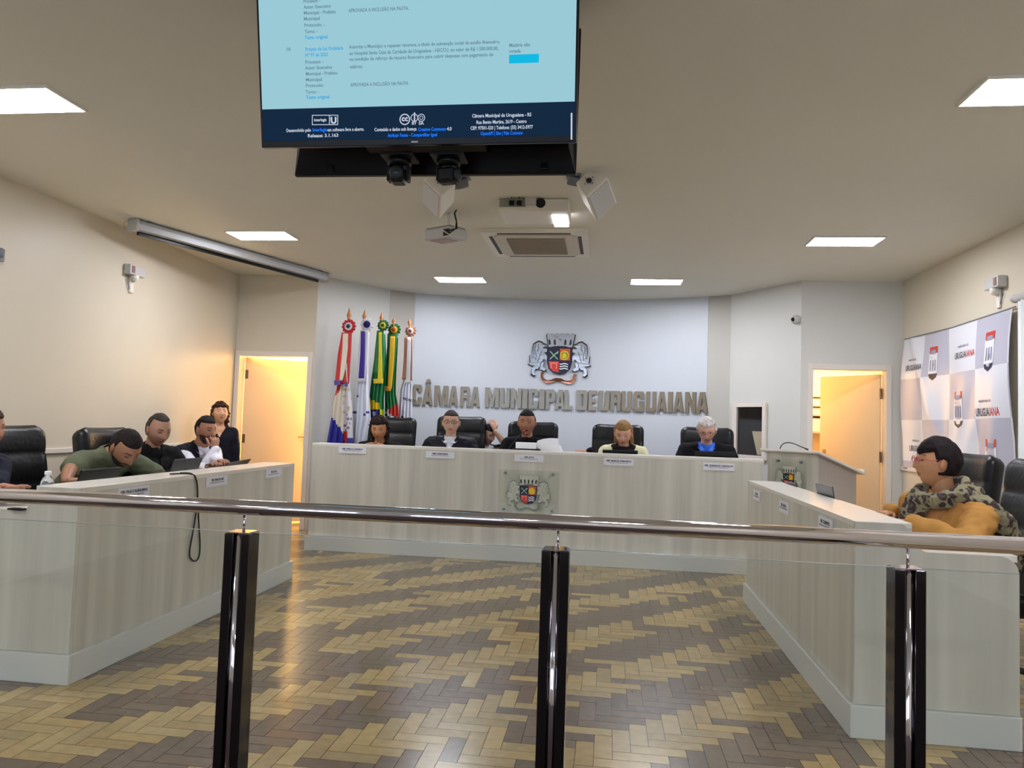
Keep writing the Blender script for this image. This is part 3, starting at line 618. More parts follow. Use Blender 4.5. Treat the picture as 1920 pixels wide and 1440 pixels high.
# ------------------------------------------------------------ balustrade
YR_ = 2.04
t = thing('balustrade', 'steel and glass balustrade with round polished handrail crossing the foreground', 'balustrade', (-.1, YR_, 0))
MB().tube([(-3.6, YR_ - .01, 1.012), (1.6, YR_ + .0, 1.012)], .0215, 28).build('handrail', M_steel, t, smooth=True)
PX = (-1.025, -.127, .766)
for x in PX + (-1.95,):
    z1 = .941; hw = .0375
    po = MB().box(x - hw, x - hw + .026, YR_ - .032, YR_ + .032, 0, z1).box(x + hw - .026, x + hw, YR_ - .032, YR_ + .032, 0, z1).build('post', M_steel_dkrefl, t, bevel=.003)
    MB().tube([(x, YR_ - .012, 0), (x, YR_ - .012, z1 - .003)], .0145, 16).build('post_core', M_steel, po, smooth=True)
    MB().box(x - hw + .005, x + hw - .005, YR_ - .028, YR_ + .028, z1 + .0002, z1 + .003).build('post_cap', M_steel, po)
    MB().tube([(x + .004, YR_, z1 - .002), (x + .004, YR_, .992)], .0042, 10).build('rail_stem', M_steel, po, smooth=True)
    MB().box(x - .06, x + .06, YR_ - .06, YR_ + .06, 0.0005, .012).build('foot_plate', M_steel, po)
for xa, xb in ((-1.95, PX[0]), (PX[0], PX[1]), (PX[1], PX[2]), (PX[2], 1.035 - .02)):
    g = MB().box(xa + .02, xb - .02 if xb < 1 else 1.036, YR_ + .002, YR_ + .010, .08, .940).build('glass_panel', M_glass, t)
    MB().box(xa + .02, xb - .02 if xb < 1 else 1.036, YR_ + .002, YR_ + .010, .9402, .9415).build('glass_edge', M_gedge, g)

# ------------------------------------------------------------ televisions
def tv(name, label, pl, pr, h, tilt, facing, screen):
    """pl, pr: lower corners as seen from the camera; tilt leans the top over"""
    w_ = (pr - pl).length; ux = (pr - pl).normalized(); up = Matrix.Rotation(tilt, 3, ux) @ V((0, 0, 1)); n = -ux.cross(up)   # n points away from the camera
    t = thing(name, label, 'television', (pl + pr) / 2)
    F = lambda u, v, d: pl + ux * u + up * v + n * d
    return t, F, w_
pl = at(490, 277, y=2.53); pr = at(1081, 266, y=2.53)
t, F, W = tv('television', 'large lit television hanging from the ceiling, showing a blue-white agenda page', pl, pr, .62, R(11), 1, True)
Ht = .63
MB().prism([(0, 0), (W, 0), (W, Ht), (0, Ht)], F, .001, .03).build('casing', M_black, t, bevel=.003)
MB().prism([(.1, .05), (W - .1, .05), (W - .1, Ht - .05), (.1, Ht - .05)], F, .0305, .06).build('rear_housing', M_black, t, bevel=.01)
bz = .009; b0 = .022
S = MB(); zf = .155  # footer height fraction zone
yb = b0 + .112
S.prism([(bz, yb), (W - bz, yb), (W - bz, Ht - bz), (bz, Ht - bz)], F, -.0005, .0008).build('screen', emat('screen page', (166, 216, 230), .78), t)
S = MB().prism([(bz, b0), (W - bz, b0), (W - bz, yb - .0005), (bz, yb - .0005)], F, -.0005, .0008).build('screen_footer', emat('screen footer', (22, 42, 66), .9), t)
mt1 = emat('screen text grey', (112, 148, 164), .8); mt2 = emat('screen link blue', (60, 168, 224), .9); mt3 = emat('footer text', (196, 206, 222), .9); mt4 = emat('footer link', (30, 120, 250), 1.0)
def px2uv(px, py):
    # photo pixel on the lit screen -> panel coordinates
    r = (ROT @ V(((px - 960) / 1400, -(py - 720) / 1400, -1))); o = EYE; ux = (F(1, 0, 0) - F(0, 0, 0)); up = F(0, 1, 0) - F(0, 0, 0); n = F(0, 0, 1) - F(0, 0, 0)
    k = (pl - o).dot(n) / r.dot(n); q = o + r * k - pl; return q.dot(ux), q.dot(up)
T1, T2, T3, T4 = (mt1, 'screen_text'), (mt2, 'screen_link'), (mt3, 'footer_text'), (mt4, 'footer_link'); TI = MB()
def wr(T, txt, px0, px1, py, sz=.0165, bold=.0004):
    u, v = px2uv(px0, py); u1, _ = px2uv(px1, py); text_mb(txt, sz, lambda a, b, d: F(u + a, v + b, -.0012), wmax=u1 - u, bold=bold).build(T[1], T[0], t, fix=False)
for txt, a, b, y in (('Processo: -', 568, 600, 6), ('Autor: Executivo', 569, 620, 17), ('Municipal - Prefeito', 569, 629, 28), ('Municipal', 569, 599, 39), ('Protocolo: -', 570, 608, 51), ('Turno: -', 571, 595, 63),
                     ('Processo: -', 572, 606, 120), ('Autor: Executivo', 572, 623, 131), ('Municipal - Prefeito', 573, 632, 142), ('Municipal', 573, 603, 153), ('Protocolo:', 573, 606, 164), ('Turno: -', 573, 598, 176)): wr(T1, txt, a, b, y)
for txt, a, b, y in (('Texto original', 571, 614, 74), ('Projeto de Lei Ordinária', 572, 643, 96), ('Nº 97 de 2023', 572, 614, 107), ('Texto original', 574, 618, 186)): wr(T2, txt, a, b, y)
for txt, a, b, y in (('APROVADA A INCLUSÃO NA PAUTA.', 653, 766, 24), ('Autoriza o Município a repassar recursos, a título de subvenção social de auxílio financeiro,', 654, 937, 92), ('ao Hospital Santa Casa da Caridade de Uruguaiana - HSCCU, no valor de R$ 1.500.000,00,', 655, 934, 104), ('na condição de reforço de recurso financeiro para cobrir despesas com pagamento de', 655, 924, 115), ('salários.', 656, 680, 129), ('APROVADA A INCLUSÃO NA PAUTA', 657, 766, 163), ('Matéria não', 954, 993, 90), ('votada', 954, 976, 101), ('10', 536, 543, 96)): wr(T1, txt, a, b, y)
u0, v0 = px2uv(954, 121); u1, v1 = px2uv(1010, 103)
MB().prism([(u0, v0), (u1, v0), (u1, v1), (u0, v1)], F, -.0016, -.0006).build('screen_button', emat('button cyan', (20, 186, 228), .9), t)
wr(T2, 'Acompanhar', 961, 1002, 115)
for txt, a, b, y in (('Câmara Municipal de Uruguaiana - RS', 885, 996, 222), ('Rua Bento Martins, 2619 - Centro', 893, 987, 234), ('CEP: 97501-520 | Telefone: (55) 3412-5977', 882, 999, 245), ('Desenvolvido pelo', 537, 583, 248), ('em software livre e aberto.', 614, 683, 247), ('Release: 3.1.163', 577, 634, 258), ('Conteúdo e dados sob licença', 702, 781, 247), ('4.0', 838, 847, 246)): wr(T3, txt, a, b, y)
for txt, a, b, y in (('Interlegis', 586, 613, 247), ('Creative Commons', 784, 836, 247), ('Atribuir Fonte - Compartilhar Igual', 727, 820, 258), ('OpenAPI | Site | Fale Conosco', 901, 980, 255)): wr(T4, txt, a, b, y)
def ring(T, cx_, cy_, r, w_):
    c = px2uv(cx_, cy_); k = (px2uv(cx_ + 1, cy_)[0] - c[0])
    for i in range(24):
        a, b = R(15 * i), R(15 * (i + 1)); T.add([F(c[0] + q * k * math.cos(z), c[1] + q * k * math.sin(z), -.0012) for q, z in ((r, a), (r, b), (r - w_, b), (r - w_, a))], [(0, 1, 2, 3)])
ring(TI, 759, 225, 10, 2); ring(TI, 777, 222, 7, 1.4); ring(TI, 790, 222, 7, 1.4); ring(TI, 790, 222, 3.5, 1)
wr(T3, 'cc', 753, 765, 228, .026, .001); wr(T3, 'BY', 772, 781, 235, .014); wr(T3, 'SA', 785, 795, 235, .014); wr(T3, 'interlegis', 589, 612, 228, .014)
def rectl(T, a, b, w_=1.4):
    for (x0, y0, x1, y1) in ((a[0], a[1], b[0], a[1] + w_), (a[0], b[1] - w_, b[0], b[1]), (a[0], a[1], a[0] + w_, b[1]), (b[0] - w_, a[1], b[0], b[1])):
        q = [px2uv(x0, y0), px2uv(x1, y0), px2uv(x1, y1), px2uv(x0, y1)]; T.add([F(u, v, -.0012) for u, v in q], [(0, 1, 2, 3)])
rectl(TI, (585, 216), (634, 235)); rectl(TI, (617, 216), (618.5, 235)); wr(T3, 'U', 620, 631, 232, .03, .0015)
q = [px2uv(776, 212), px2uv(778.5, 212), px2uv(778.5, 229), px2uv(776, 229)]
TI.add([F(u, v, -.0012) for u, v in q], [(0, 1, 2, 3)])
rectl(TI, (1070, 214), (1073, 264), 1.5)
TI.build('footer_icons', mt3, t, fix=False)
MB().prism([(W / 2 - .012, .008), (W / 2 + .012, .008), (W / 2 + .012, .013), (W / 2 - .012, .013)], F, -.0006, .0008).build('maker_mark', M_lgrey, t)
pole_top = H
mnt = thing('ceiling_mount', 'black ceiling pole carrying the two televisions back to back', 'mount', (-.55, 2.76, H))
MB().tube([(-.55, 2.76, 2.62), (-.55, 2.76, H - .012)], .025, 16).build('pole', M_blackm, mnt, smooth=True); MB().box(-.65, -.45, 2.66, 2.86, H - .012, H - .0005).build('ceiling_plate', M_blackm, mnt)
MB().box(-.75, -.35, 2.735, 2.785, 2.56, 2.62).build('cross_arm', M_blackm, mnt)
# second television, its back toward us
pl2 = at(552, 329, y=2.83); pr2 = at(1080, 325, y=2.83)
t2, F2, W2 = tv('television', 'second black television seen from behind below and right of the lit one', pl2, pr2, .6, R(-7), 1, False)
MB().prism([(0, 0), (W2, 0), (W2, .62), (0, .62)], F2, .0, .02).build('casing', M_black, t2, bevel=.003)
bp = MB(); e = .05
bp.add([F2(0.004, 0.004, 0), F2(W2 - .004, .004, 0), F2(W2 - .004, .616, 0), F2(.004, .616, 0), F2(e * .6, .09, -.045), F2(W2 - e * .6, .09, -.045), F2(W2 - e, .56, -.045), F2(e, .56, -.045)], [(0, 1, 5, 4), (1, 2, 6, 5), (2, 3, 7, 6), (3, 0, 4, 7), (4, 5, 6, 7)])
bp.build('rear_housing', mat('glossy black plastic', (15, 14, 15), .25, spec=.25), t2)
for u in (.135, W2 - .14): MB().prism([(u, .01), (u + .035, .01), (u + .03, .035), (u + .005, .035)], F2, -.022, -.004).build('vent_clip', M_black, t2, bevel=.002)
# shelf with two upside-down PTZ cameras
def ptz(px, lab, turn):
    c = at(px, 328, y=2.66); t = thing('ptz_camera', lab, 'camera', c, 0, 'dome cameras under the televisions')
    z0 = c.z
    MB().box(c.x - .062, c.x + .062, 2.63, 2.74, z0 + .068, z0 + .080).build('mounting_plate', M_blackm, t, bevel=.002)
    MB().lathe([(.038, .067), (.045, .06), (.045, .045), (.034, .038)], (c.x, 2.68, z0)).build('base', M_black, t, smooth=True)
    for s in (-1, 1): MB().box(c.x + s * .036 - .006, c.x + s * .036 + .006, 2.66, 2.70, z0 - .02, z0 + .04).build('yoke', M_black, t, bevel=.004)
    M = Matrix.Rotation(R(turn), 3, 'Z')
    MB().obox((c.x, 2.672, z0), (.055, .07, .06), M).build('head', M_black, t, bevel=.012)
    q = V((c.x, 2.672, z0)) + M @ V((0, -.036, 0)); MB().lathe([(.024, -.002), (.026, .006), (.02, .012)], q, M=M @ Matrix.Rotation(R(90), 3, 'X')).build('lens_ring', M_blackm, t, smooth=True)
    MB().ball(q + M @ V((0, -.006, 0)), (.014, .008, .014)).build('lens', mat('lens glass', (30, 44, 52), .05), t, smooth=True)
ptz(745, 'black dome camera hanging under the televisions, lens to the public', 4); ptz(838, 'black dome camera hanging under the televisions, turned to one side', 78)
c = at(790, 292, y=2.70); MB().box(c.x - .22, c.x + .24, 2.62, 2.76, c.z + .034, c.z + .045).build('camera_shelf', M_blackm, mnt, bevel=.002); MB().box(-.62, -.48, 2.74, 2.755, c.z + .045, 2.57).build('shelf_bracket', M_blackm, mnt)
mnt2 = None

# ------------------------------------------------------------ ceiling speakers and projectors
def speaker(c, M, lab, s=1):
    t = thing('wall_speaker', lab, 'speaker', c, 0, 'white ceiling speakers')
    # wedge body: wide front baffle, narrower back; local x width, y depth (front at -y), z height
    w0, w1, dp, h = .083 * s, .05 * s, .15 * s, .12 * s
    vs = [M @ V(p) + c for p in ((-w0, -dp / 2, -h), (w0, -dp / 2, -h), (w0, -dp / 2, h), (-w0, -dp / 2, h), (-w1, dp / 2, -h * .8), (w1, dp / 2, -h * .8), (w1, dp / 2, h * .8), (-w1, dp / 2, h * .8))]
    MB().add(vs, [(0, 1, 2, 3), (4, 7, 6, 5), (0, 4, 5, 1), (1, 5, 6, 2), (2, 6, 7, 3), (3, 7, 4, 0)]).build('cabinet', M_whitep, t, bevel=.014)
    MB().obox(c + M @ V((0, -dp / 2 - .003, 0)), (.14 * s, .005, .21 * s), M).build('grille', mat('speaker grille', (206, 206, 208), .6, bump=.3, bscale=300), t, bevel=.008)
    q = c + M @ V((0, 0, h + .0)); MB().lathe([(.018, -.004), (.018, .004)], q - M @ V((0, 0, .0)) , M=M).build('knob_socket', M_dk, t, smooth=True)
    for a in range(4): MB().lathe([(.004, -.004), (.004, .003)], q + M @ V((.033 * math.cos(R(90 * a)), .033 * math.sin(R(90 * a)), 0)), 8, M=M).build('screw', M_grey, t)
    return t
def eul(rx, ry, rz): return Matrix.Rotation(R(rz), 3, 'Z') @ Matrix.Rotation(R(ry), 3, 'Y') @ Matrix.Rotation(R(rx), 3, 'X')
def smx(z, g):
    z = V(z).normalized(); g = V(g); g = (g - z * g.dot(z)).normalized(); y = -g; x = y.cross(z); return Matrix((x, y, z)).transposed()
c = at(1114, 363, y=4.75); t = speaker(c, smx((-.22, -.85, .32), (.62, -.2, -.62)), 'white wedge speaker on a bracket right of the televisions', 1.12)
b = at(1076, 340, y=4.80)
MB().tube([c + V((-.05, .02, .02)), b, V((b.x, b.y, H - .01))], .014, 10).build('bracket_arm', M_grey, t, smooth=True); MB().obox(b + V((0, 0, .0)), (.085, .05, .06), eul(20, 10, 10)).build('bracket_joint', M_grey, t, bevel=.012); MB().box(b.x - .05, b.x + .05, b.y - .05, b.y + .05, H - .012, H - .0005).build('bracket_plate', M_grey, t)
c = at(826, 362, y=4.75); t = speaker(c, smx((.22, -.85, .32), (-.62, -.2, -.62)), 'white wedge speaker half hidden behind the hanging camera', 1.1)
b = at(866, 345, y=4.80)
MB().tube([c + V((.05, .02, .02)), b, V((b.x, b.y, H - .01))], .014, 10).build('bracket_arm', M_grey, t, smooth=True); MB().obox(b, (.085, .05, .06), eul(20, -10, -10)).build('bracket_joint', M_grey, t, bevel=.012); MB().box(b.x - .05, b.x + .05, b.y - .05, b.y + .05, H - .012, H - .0005).build('bracket_plate', M_grey, t)
# pole projector
c = at(836, 441, y=5.65); t = thing('projector', 'grey and white projector hanging from a ceiling pole with cables', 'projector', c)
M = eul(4, 0, -28)
MB().obox(c, (.27, .22, .085), M).build('housing', M_lgrey, t, bevel=.014)
MB().obox(c + M @ V((0, 0, .046)), (.24, .19, .012), M).build('top_plate', M_grey, t, bevel=.004)
MB().obox(c + M @ V((.1, -.112, -.005)), (.06, .004, .05), M).build('port_panel', M_blackm, t)
MB().obox(c + M @ V((-.02, 0, -.0445)), (.16, .14, .004), M).build('bottom_vent', mat('pinkish plastic', (170, 150, 146), .5), t)
MB().tube([c + V((.02, 0, .05)), c + V((.02, 0, H - c.z - .002))], .012, 12).build('ceiling_pole', M_whitep, t, smooth=True)
for a in range(3): MB().tube([c + M @ V((.09 * math.cos(R(120 * a)), .07 * math.sin(R(120 * a)), .05)), c + V((.02, 0, .075))], .005, 6).build('mount_arm', M_grey, t)
q = c + M @ V((.11, -.11, 0))
for i in range(3): tag(MB().tube([q + V((-.02 * i, 0, -.01 + .01 * i)), q + V((.03, -.03, -.02 * i)), q + V((.075 - .01 * i, -.01, .02)), q + V((.06, .02, .09)), q + V((.04, .04, .15)), V((q.x + .05, q.y + .06, H - .002))], .0045 if i else .006, 6).build('cable', M_blackm if i < 2 else M_whitep, smooth=True), ['thick black cable looping from the hanging projector', 'thin black cable looping from the hanging projector', 'white cable dropping from the ceiling to the hanging projector'][i], 'cable')
# ceiling-mounted short-throw projector
t = thing('projector', 'large white short-throw projector fixed flat to the ceiling, its lamp window glowing', 'projector', (-.7, 5.45, H))
a0 = at(934, 396, y=5.30); a1 = at(1066, 398, y=5.30); zb = a0.z
x0, x1 = a0.x, a1.x; y0, y1 = 5.28, 5.66; zt = zb + .085
prof = [(y0 - .0, zb + .015), (y0 + .02, zb), (y1, zb), (y1, zt), (y0, zt)]
MB().prism([(p_, z) for p_, z in prof], lambda u, v, d: V((d, u, v)), x0, x1).build('housing', M_whitep, t, bevel=.008)
MB().box(x0 + .012, x0 + .20, y0 - .004, y0 - .0003, zb + .025, zt - .006).build('port_panel', mat('port grey', (150, 150, 140), .6), t)
for i in range(2): MB().box(x0 + .085 + .055 * i, x0 + .12 + .055 * i, y0 - .03, y0 - .0045, zb + .032, zb + .065).build('plug', M_black, t, bevel=.003)
MB().lathe([(.0, -.006), (.036, -.006), (.036, 0)], (x0 + .31, y0 - .001, zt - .032), M=Matrix.Rotation(R(90), 3, 'X')).build('round_socket', M_blackm, t)
MB().box(x0 + .2, x0 + .28, y0 - .03, y0 - .0005, zt - .05, zt + .03).build('mount_bracket', M_lgrey, t, bevel=.004)
MB().box((x0 + x1) / 2 - .08, (x0 + x1) / 2 + .08, y0 + .1, y1 - .05, zt + .0005, H - .0005).build('ceiling_plate', M_lgrey, t)
e0 = at(1040, 424, z=zb); e1 = at(1063, 403, z=zb)
MB().box(e0.x, e1.x, e1.y, e0.y, zb - .008, zb - .0005).build('lamp_window', emat('projector light', (250, 250, 255), 9), t, bevel=.006)
for i in range(2): tag(MB().tube([(x0 + .102 + .055 * i, y0 - .03, zb + .08), (x0 + .102 + .055 * i, y0 - .036, zb + .12), (x0 + .11 + .055 * i, y0 + .01, zt + .04), (x0 + .11 + .055 * i, y0 + .05, H - .002)], .0045, 6).build('cable', M_blackm, smooth=True), ['left black cable plugged into the ceiling projector', 'right black cable plugged into the ceiling projector'][i], 'cable')

# ------------------------------------------------------------ flags
def ipx(levels, py):
    if py <= levels[0][0]: return levels[0][1], levels[0][2]
    for a, b in zip(levels, levels[1:]):
        if py <= b[0]: f = (py - a[0]) / (b[0] - a[0]); return a[1] + f * (b[1] - a[1]), a[2] + f * (b[2] - a[2])
    return levels[-1][1], levels[-1][2]
M_cloth = mat('satin flag cloth', (255, 255, 255), .55, attr='tint', bump=.05, bscale=60)
def drape(name, levels, Y, colf, parent, folds=5, amp=.022, nu=44, nv=70, dy=0, phase=0, thick=.003):
    mb = MB(); g = []; p0, p1 = levels[0][0], levels[-1][0]
    for j in range(nv + 1):
        py = p0 + (p1 - p0) * j / nv; a, b = ipx(levels, py); row = []
        for i in range(nu + 1):
            u = i / nu; px = a + (b - a) * u; p = at(px, py, y=Y)
            k = min(1, .25 + j / nv * 1.2)
            p.y += dy + amp * k * math.sin(u * folds * 2 * math.pi + phase + 1.2 * math.sin(j / nv * 2.2)) - .5 * amp * math.sin(math.pi * u)
            row.append((p, px, py))
        g.append(row)
    for j in range(nv):
        for i in range(nu):
            q = [g[j][i], g[j][i + 1], g[j + 1][i + 1], g[j + 1][i]]; cx_ = sum(z[1] for z in q) / 4; cy_ = sum(z[2] for z in q) / 4
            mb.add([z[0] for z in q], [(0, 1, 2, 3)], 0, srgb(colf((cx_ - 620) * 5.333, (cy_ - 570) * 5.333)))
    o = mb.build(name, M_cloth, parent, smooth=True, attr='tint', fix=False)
    bm = bmesh.new(); bm.from_mesh(o.data); bmesh.ops.remove_doubles(bm, verts=bm.verts, dist=.0001); bm.to_mesh(o.data); bm.free()
    sm = o.modifiers.new('thick', 'SOLIDIFY'); sm.thickness = thick
    return o
RD, WH, BL, GR, YE, CU, CR_ = (196, 42, 44), (226, 226, 232), (40, 38, 150), (22, 118, 66), (236, 204, 20), (176, 116, 88), (222, 214, 196)
def star(x, y, cx_, cy_, r): return abs(x - cx_) + abs(y - cy_) < r
def c1(x, y):
    if y < 960 - 1.78 * (x - 30) and x < 130: return RD
    if x < 135 and y > 1110 + (x - 5) * 1.44: return (40, 44, 150)
    if x < 132: return CR_
    if y > 1270 and x < 175: return (176, 44, 40)
    if y > 1340: return (50, 50, 140)
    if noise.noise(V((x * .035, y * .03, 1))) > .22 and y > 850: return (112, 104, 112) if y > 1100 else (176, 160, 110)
    return (206, 202, 208)
def c2(x, y):
    if star(x, y, 275, 915, 20) or star(x, y, 240, 1085, 22): return (60, 62, 110)
    if 328 < x < 382 and abs(y - (1096 - (x - 355) * .4)) < 9: return (56, 58, 150)
    return (222, 226, 236)
def c3(x, y):
    if y > 945 + (x - 385) * .5 and x < 496:
        if y < 1056: return YE
        if 410 < x < 460 and abs(y - (1080 + (x - 420) * .9)) < 20: return (180, 186, 200)
        return (34, 34, 120)
    if x > 498 and x < 532 and y > 1060: return (206, 214, 40)
    return (20, 112, 64)
def c4(x, y):
    if y > 1060 - (x - 580) * .8 and y > 990:
        if y > 1085 + (x - 560) * .45 or x < 582: return (224, 224, 228) if noise.noise(V((x * .05, y * .05, 3))) < .15 else (30, 30, 30)
        return (198, 50, 44)
    return (24, 116, 62)
def c5(x, y):
    if y > 1110 + abs(x - 722) * 1.4 and x > 690: return (60, 30, 34) if x < 735 else (170, 150, 140)
    return (214, 216, 228)
def ribbon(nm, levels, Y, col, parent, dy, folds=.5):
    L = [((y / 5.333) + 570, a / 5.333 + 620, b / 5.333 + 620) for y, a, b in levels]
    drape(nm, L, Y, lambda x, y: col, parent, folds=folds, amp=.006, nu=6, nv=20, dy=dy)
def flag(idx, lab, Y, fx, fy0, fy1, cloth, colf, rib, ros, floor_z):
    c2p = lambda x, y: (x / 5.333 + 620, y / 5.333 + 570)
    tip = at(*c2p(fx, fy0), y=Y); neck = at(*c2p(fx, fy1), y=Y); base = V((tip.x, Y, floor_z))
    t = thing('flag_on_pole', lab, 'flag', base, 0, 'flags behind the main desk')
    MB().tube([base + V((0, 0, .01)), neck + V((0, 0, -.01))], .012, 10).build('pole', mat('varnished pole', (130, 84, 50), .4), t, smooth=True)
    h = tip.z - neck.z; MB().lathe([(.008, -.005), (.02, .0), (.02, h * .08), (.014, h * .14), (.026, h * .3), (.018, h * .55), (.008, h * .82), (.0015, h)], neck, 12).build('spear_finial', M_wood, t, smooth=True)
    MB().lathe([(.13, 0), (.13, .015), (.05, .04), (.02, .09), (.0, .09)], base + V((0, 0, .001)), 24).build('pole_base', M_dk, t, smooth=True)
    L = [(y / 5.333 + 570, a / 5.333 + 620, b / 5.333 + 620) for y, a, b in cloth]
    drape('cloth', L, Y - .035, colf, t, folds=4, phase=idx)
    for k, (col, lv) in enumerate(rib): ribbon('ribbon', lv, Y - .035, col, t, -.05 - .012 * k)
    cx_, cy_, r, cols = ros; c = at(*c2p(cx_, cy_), y=Y - .075); m = Y / 1400 / 5.333
    RR = Matrix.Rotation(R(90), 3, 'X')
    rings = [(r, r * .55, cols[0]), (r * .58, r * .28, cols[1]), (r * .3, 0, cols[2])]
    for k, (ra, rb, col) in enumerate(rings):
        mb = MB(); N = 48
        for i in range(N):
            for (u0, u1) in ((0, .5), (.5, 1)):
                q = []
                for uu, ii in ((u0, i), (u0, i + 1), (u1, i + 1), (u1, i)):
                    rr_ = (rb + (ra - rb) * uu) * m * (1 + .07 * uu * (1 if ii % 4 < 2 else -1)); an = 2 * math.pi * ii / N
                    q.append(c + V((rr_ * math.cos(an), -.012 * k - (.014 * (1 - uu) + .006 * (1 if ii % 2 else -1) * uu), rr_ * math.sin(an))))
                mb.add(q, [(0, 1, 2, 3)])
        o = mb.build('rosette', mat('ribbon satin %d %d %d' % col, col, .5), t); o.modifiers.new('thick', 'SOLIDIFY').thickness = .004
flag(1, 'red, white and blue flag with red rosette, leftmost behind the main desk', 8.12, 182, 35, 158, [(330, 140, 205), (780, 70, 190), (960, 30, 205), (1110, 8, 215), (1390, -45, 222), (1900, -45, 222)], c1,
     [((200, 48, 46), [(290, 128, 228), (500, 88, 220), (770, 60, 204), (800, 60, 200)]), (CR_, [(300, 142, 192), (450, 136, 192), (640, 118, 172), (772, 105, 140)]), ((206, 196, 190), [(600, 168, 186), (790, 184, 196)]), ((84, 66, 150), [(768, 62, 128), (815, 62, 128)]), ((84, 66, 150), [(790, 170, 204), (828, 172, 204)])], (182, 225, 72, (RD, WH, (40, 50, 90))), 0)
flag(2, 'white flag with blue ribbon and white rosette, second from the left', 8.25, 336, 55, 165, [(290, 305, 388), (745, 268, 380), (900, 245, 385), (1150, 215, 402), (1390, 205, 345), (1900, 200, 340)], c2,
     [(WH, [(270, 312, 396), (500, 288, 388), (745, 280, 362), (780, 276, 360)]), ((56, 36, 150), [(280, 322, 362), (500, 314, 360), (745, 294, 354)])], (365, 205, 66, (WH, (44, 40, 128), (30, 28, 90))), 0)
flag(3, 'green and yellow national flag with yellow ribbon, in the middle of the flags', 8.38, 508, 80, 170, [(300, 468, 545), (500, 445, 556), (750, 412, 552), (950, 388, 535), (1180, 392, 540), (1900, 392, 540)], c3,
     [((26, 120, 66), [(270, 478, 545), (500, 452, 540), (700, 440, 536)]), ((234, 214, 20), [(290, 498, 526), (500, 496, 528), (790, 482, 538)]), ((226, 190, 30), [(752, 445, 545), (798, 447, 545)])], (525, 215, 58, ((24, 104, 58), (214, 200, 40), (24, 90, 50))), 0)
flag(4, 'green and red state flag with long orange-yellow ribbon, second from the right', 8.50, 630, 132, 192, [(340, 578, 676), (500, 560, 668), (700, 552, 658), (900, 545, 655), (1020, 545, 680), (1200, 545, 690), (1900, 545, 690)], c4,
     [((28, 110, 60), [(300, 582, 682), (560, 572, 664)]), ((240, 190, 20), [(330, 612, 660), (550, 600, 650), (850, 584, 628)]), ((226, 158, 34), [(826, 535, 626), (872, 536, 622)])], (637, 258, 64, ((24, 96, 48), (232, 178, 30), (180, 90, 30))), .13)
flag(5, 'white flag with copper-brown rosette, nearest the wall letters', 8.62, 788, 140, 208, [(340, 752, 820), (765, 728, 812), (850, 700, 816), (1180, 672, 815), (1500, 670, 815), (1900, 670, 815)], c5,
     [(CU, [(335, 750, 806), (540, 742, 800), (760, 724, 770)]), (WH, [(340, 782, 814), (760, 766, 812), (800, 735, 820)]), (CU, [(345, 820, 834), (770, 815, 830)])], (800, 270, 56, (CU, (226, 214, 206), (120, 70, 50))), .13)
# lettering on the white flag
q = at(755.5, 749, y=8.53); text_mb('MONTE', .045, lambda u, v, d: q + V((u, -.006, v - u * .25)), bold=.001).build('flag_text', M_ink, bpy.data.objects['flag_on_pole.004'], fix=False)

# ------------------------------------------------------------ banner on the right wall
by0, by1, bz0, bz1 = 8.12, 6.04, .95, 2.27
def bmap(u, v, off=0):
    """u 0..1 along the wall towards the camera, v 0..1 down"""
    sag = .02 * math.sin(math.pi * u) * (1 - v)
    f = .022 * v * math.sin(u * 21 + 3 * v) + .03 * math.sin(math.pi * min(1, v * 1.3)) * abs(math.sin((u - .5) * (3.2 + 2.2 * v) + .0)) + .02 * math.exp(-((u - (.12 + .38 * v)) / .05) ** 2) + .024 * math.exp(-((u - (.95 - .35 * v)) / .05) ** 2) * v
    return V((XR - .03 - f - off, by0 + (by1 - by0) * u, bz1 - sag - (bz1 - bz0) * v))
t = thing('banner', 'large pale satin banner with shield crests and town lettering pinned on the right wall', 'banner', (XR - .03, 7.08, bz0))
mb = MB(); NU, NV = 120, 80
for i in range(NU):
    for j in range(NV):
        u, v = (i + .5) / NU, (j + .5) / NV; su, sv = int(u * 4.05 + .0), int(v * 3.2)
        c = (190, 190, 206) if (su + sv) % 2 else (228, 230, 238)
        mb.add([bmap(a / NU, b / NV) for a, b in ((i, j), (i + 1, j), (i + 1, j + 1), (i, j + 1))], [(0, 1, 2, 3)], 0, srgb(c))
o = mb.build('cloth', mat('satin banner cloth', (255, 255, 255), .22, attr='tint', sheen=0, spec=.7), t, smooth=True, attr='tint', fix=False)
bm = bmesh.new(); bm.from_mesh(o.data); bmesh.ops.remove_doubles(bm, verts=bm.verts, dist=.0001); bm.to_mesh(o.data); bm.free()
o.modifiers.new('thick', 'SOLIDIFY').thickness = .002
MB().tube([bmap(0, 0, .0) + V((.01, .02, .01)), bmap(.5, 0, .0) + V((.01, 0, .01)), bmap(1, 0, .0) + V((.01, -.02, .01))], .006, 8).build('top_cord', M_grey, t)
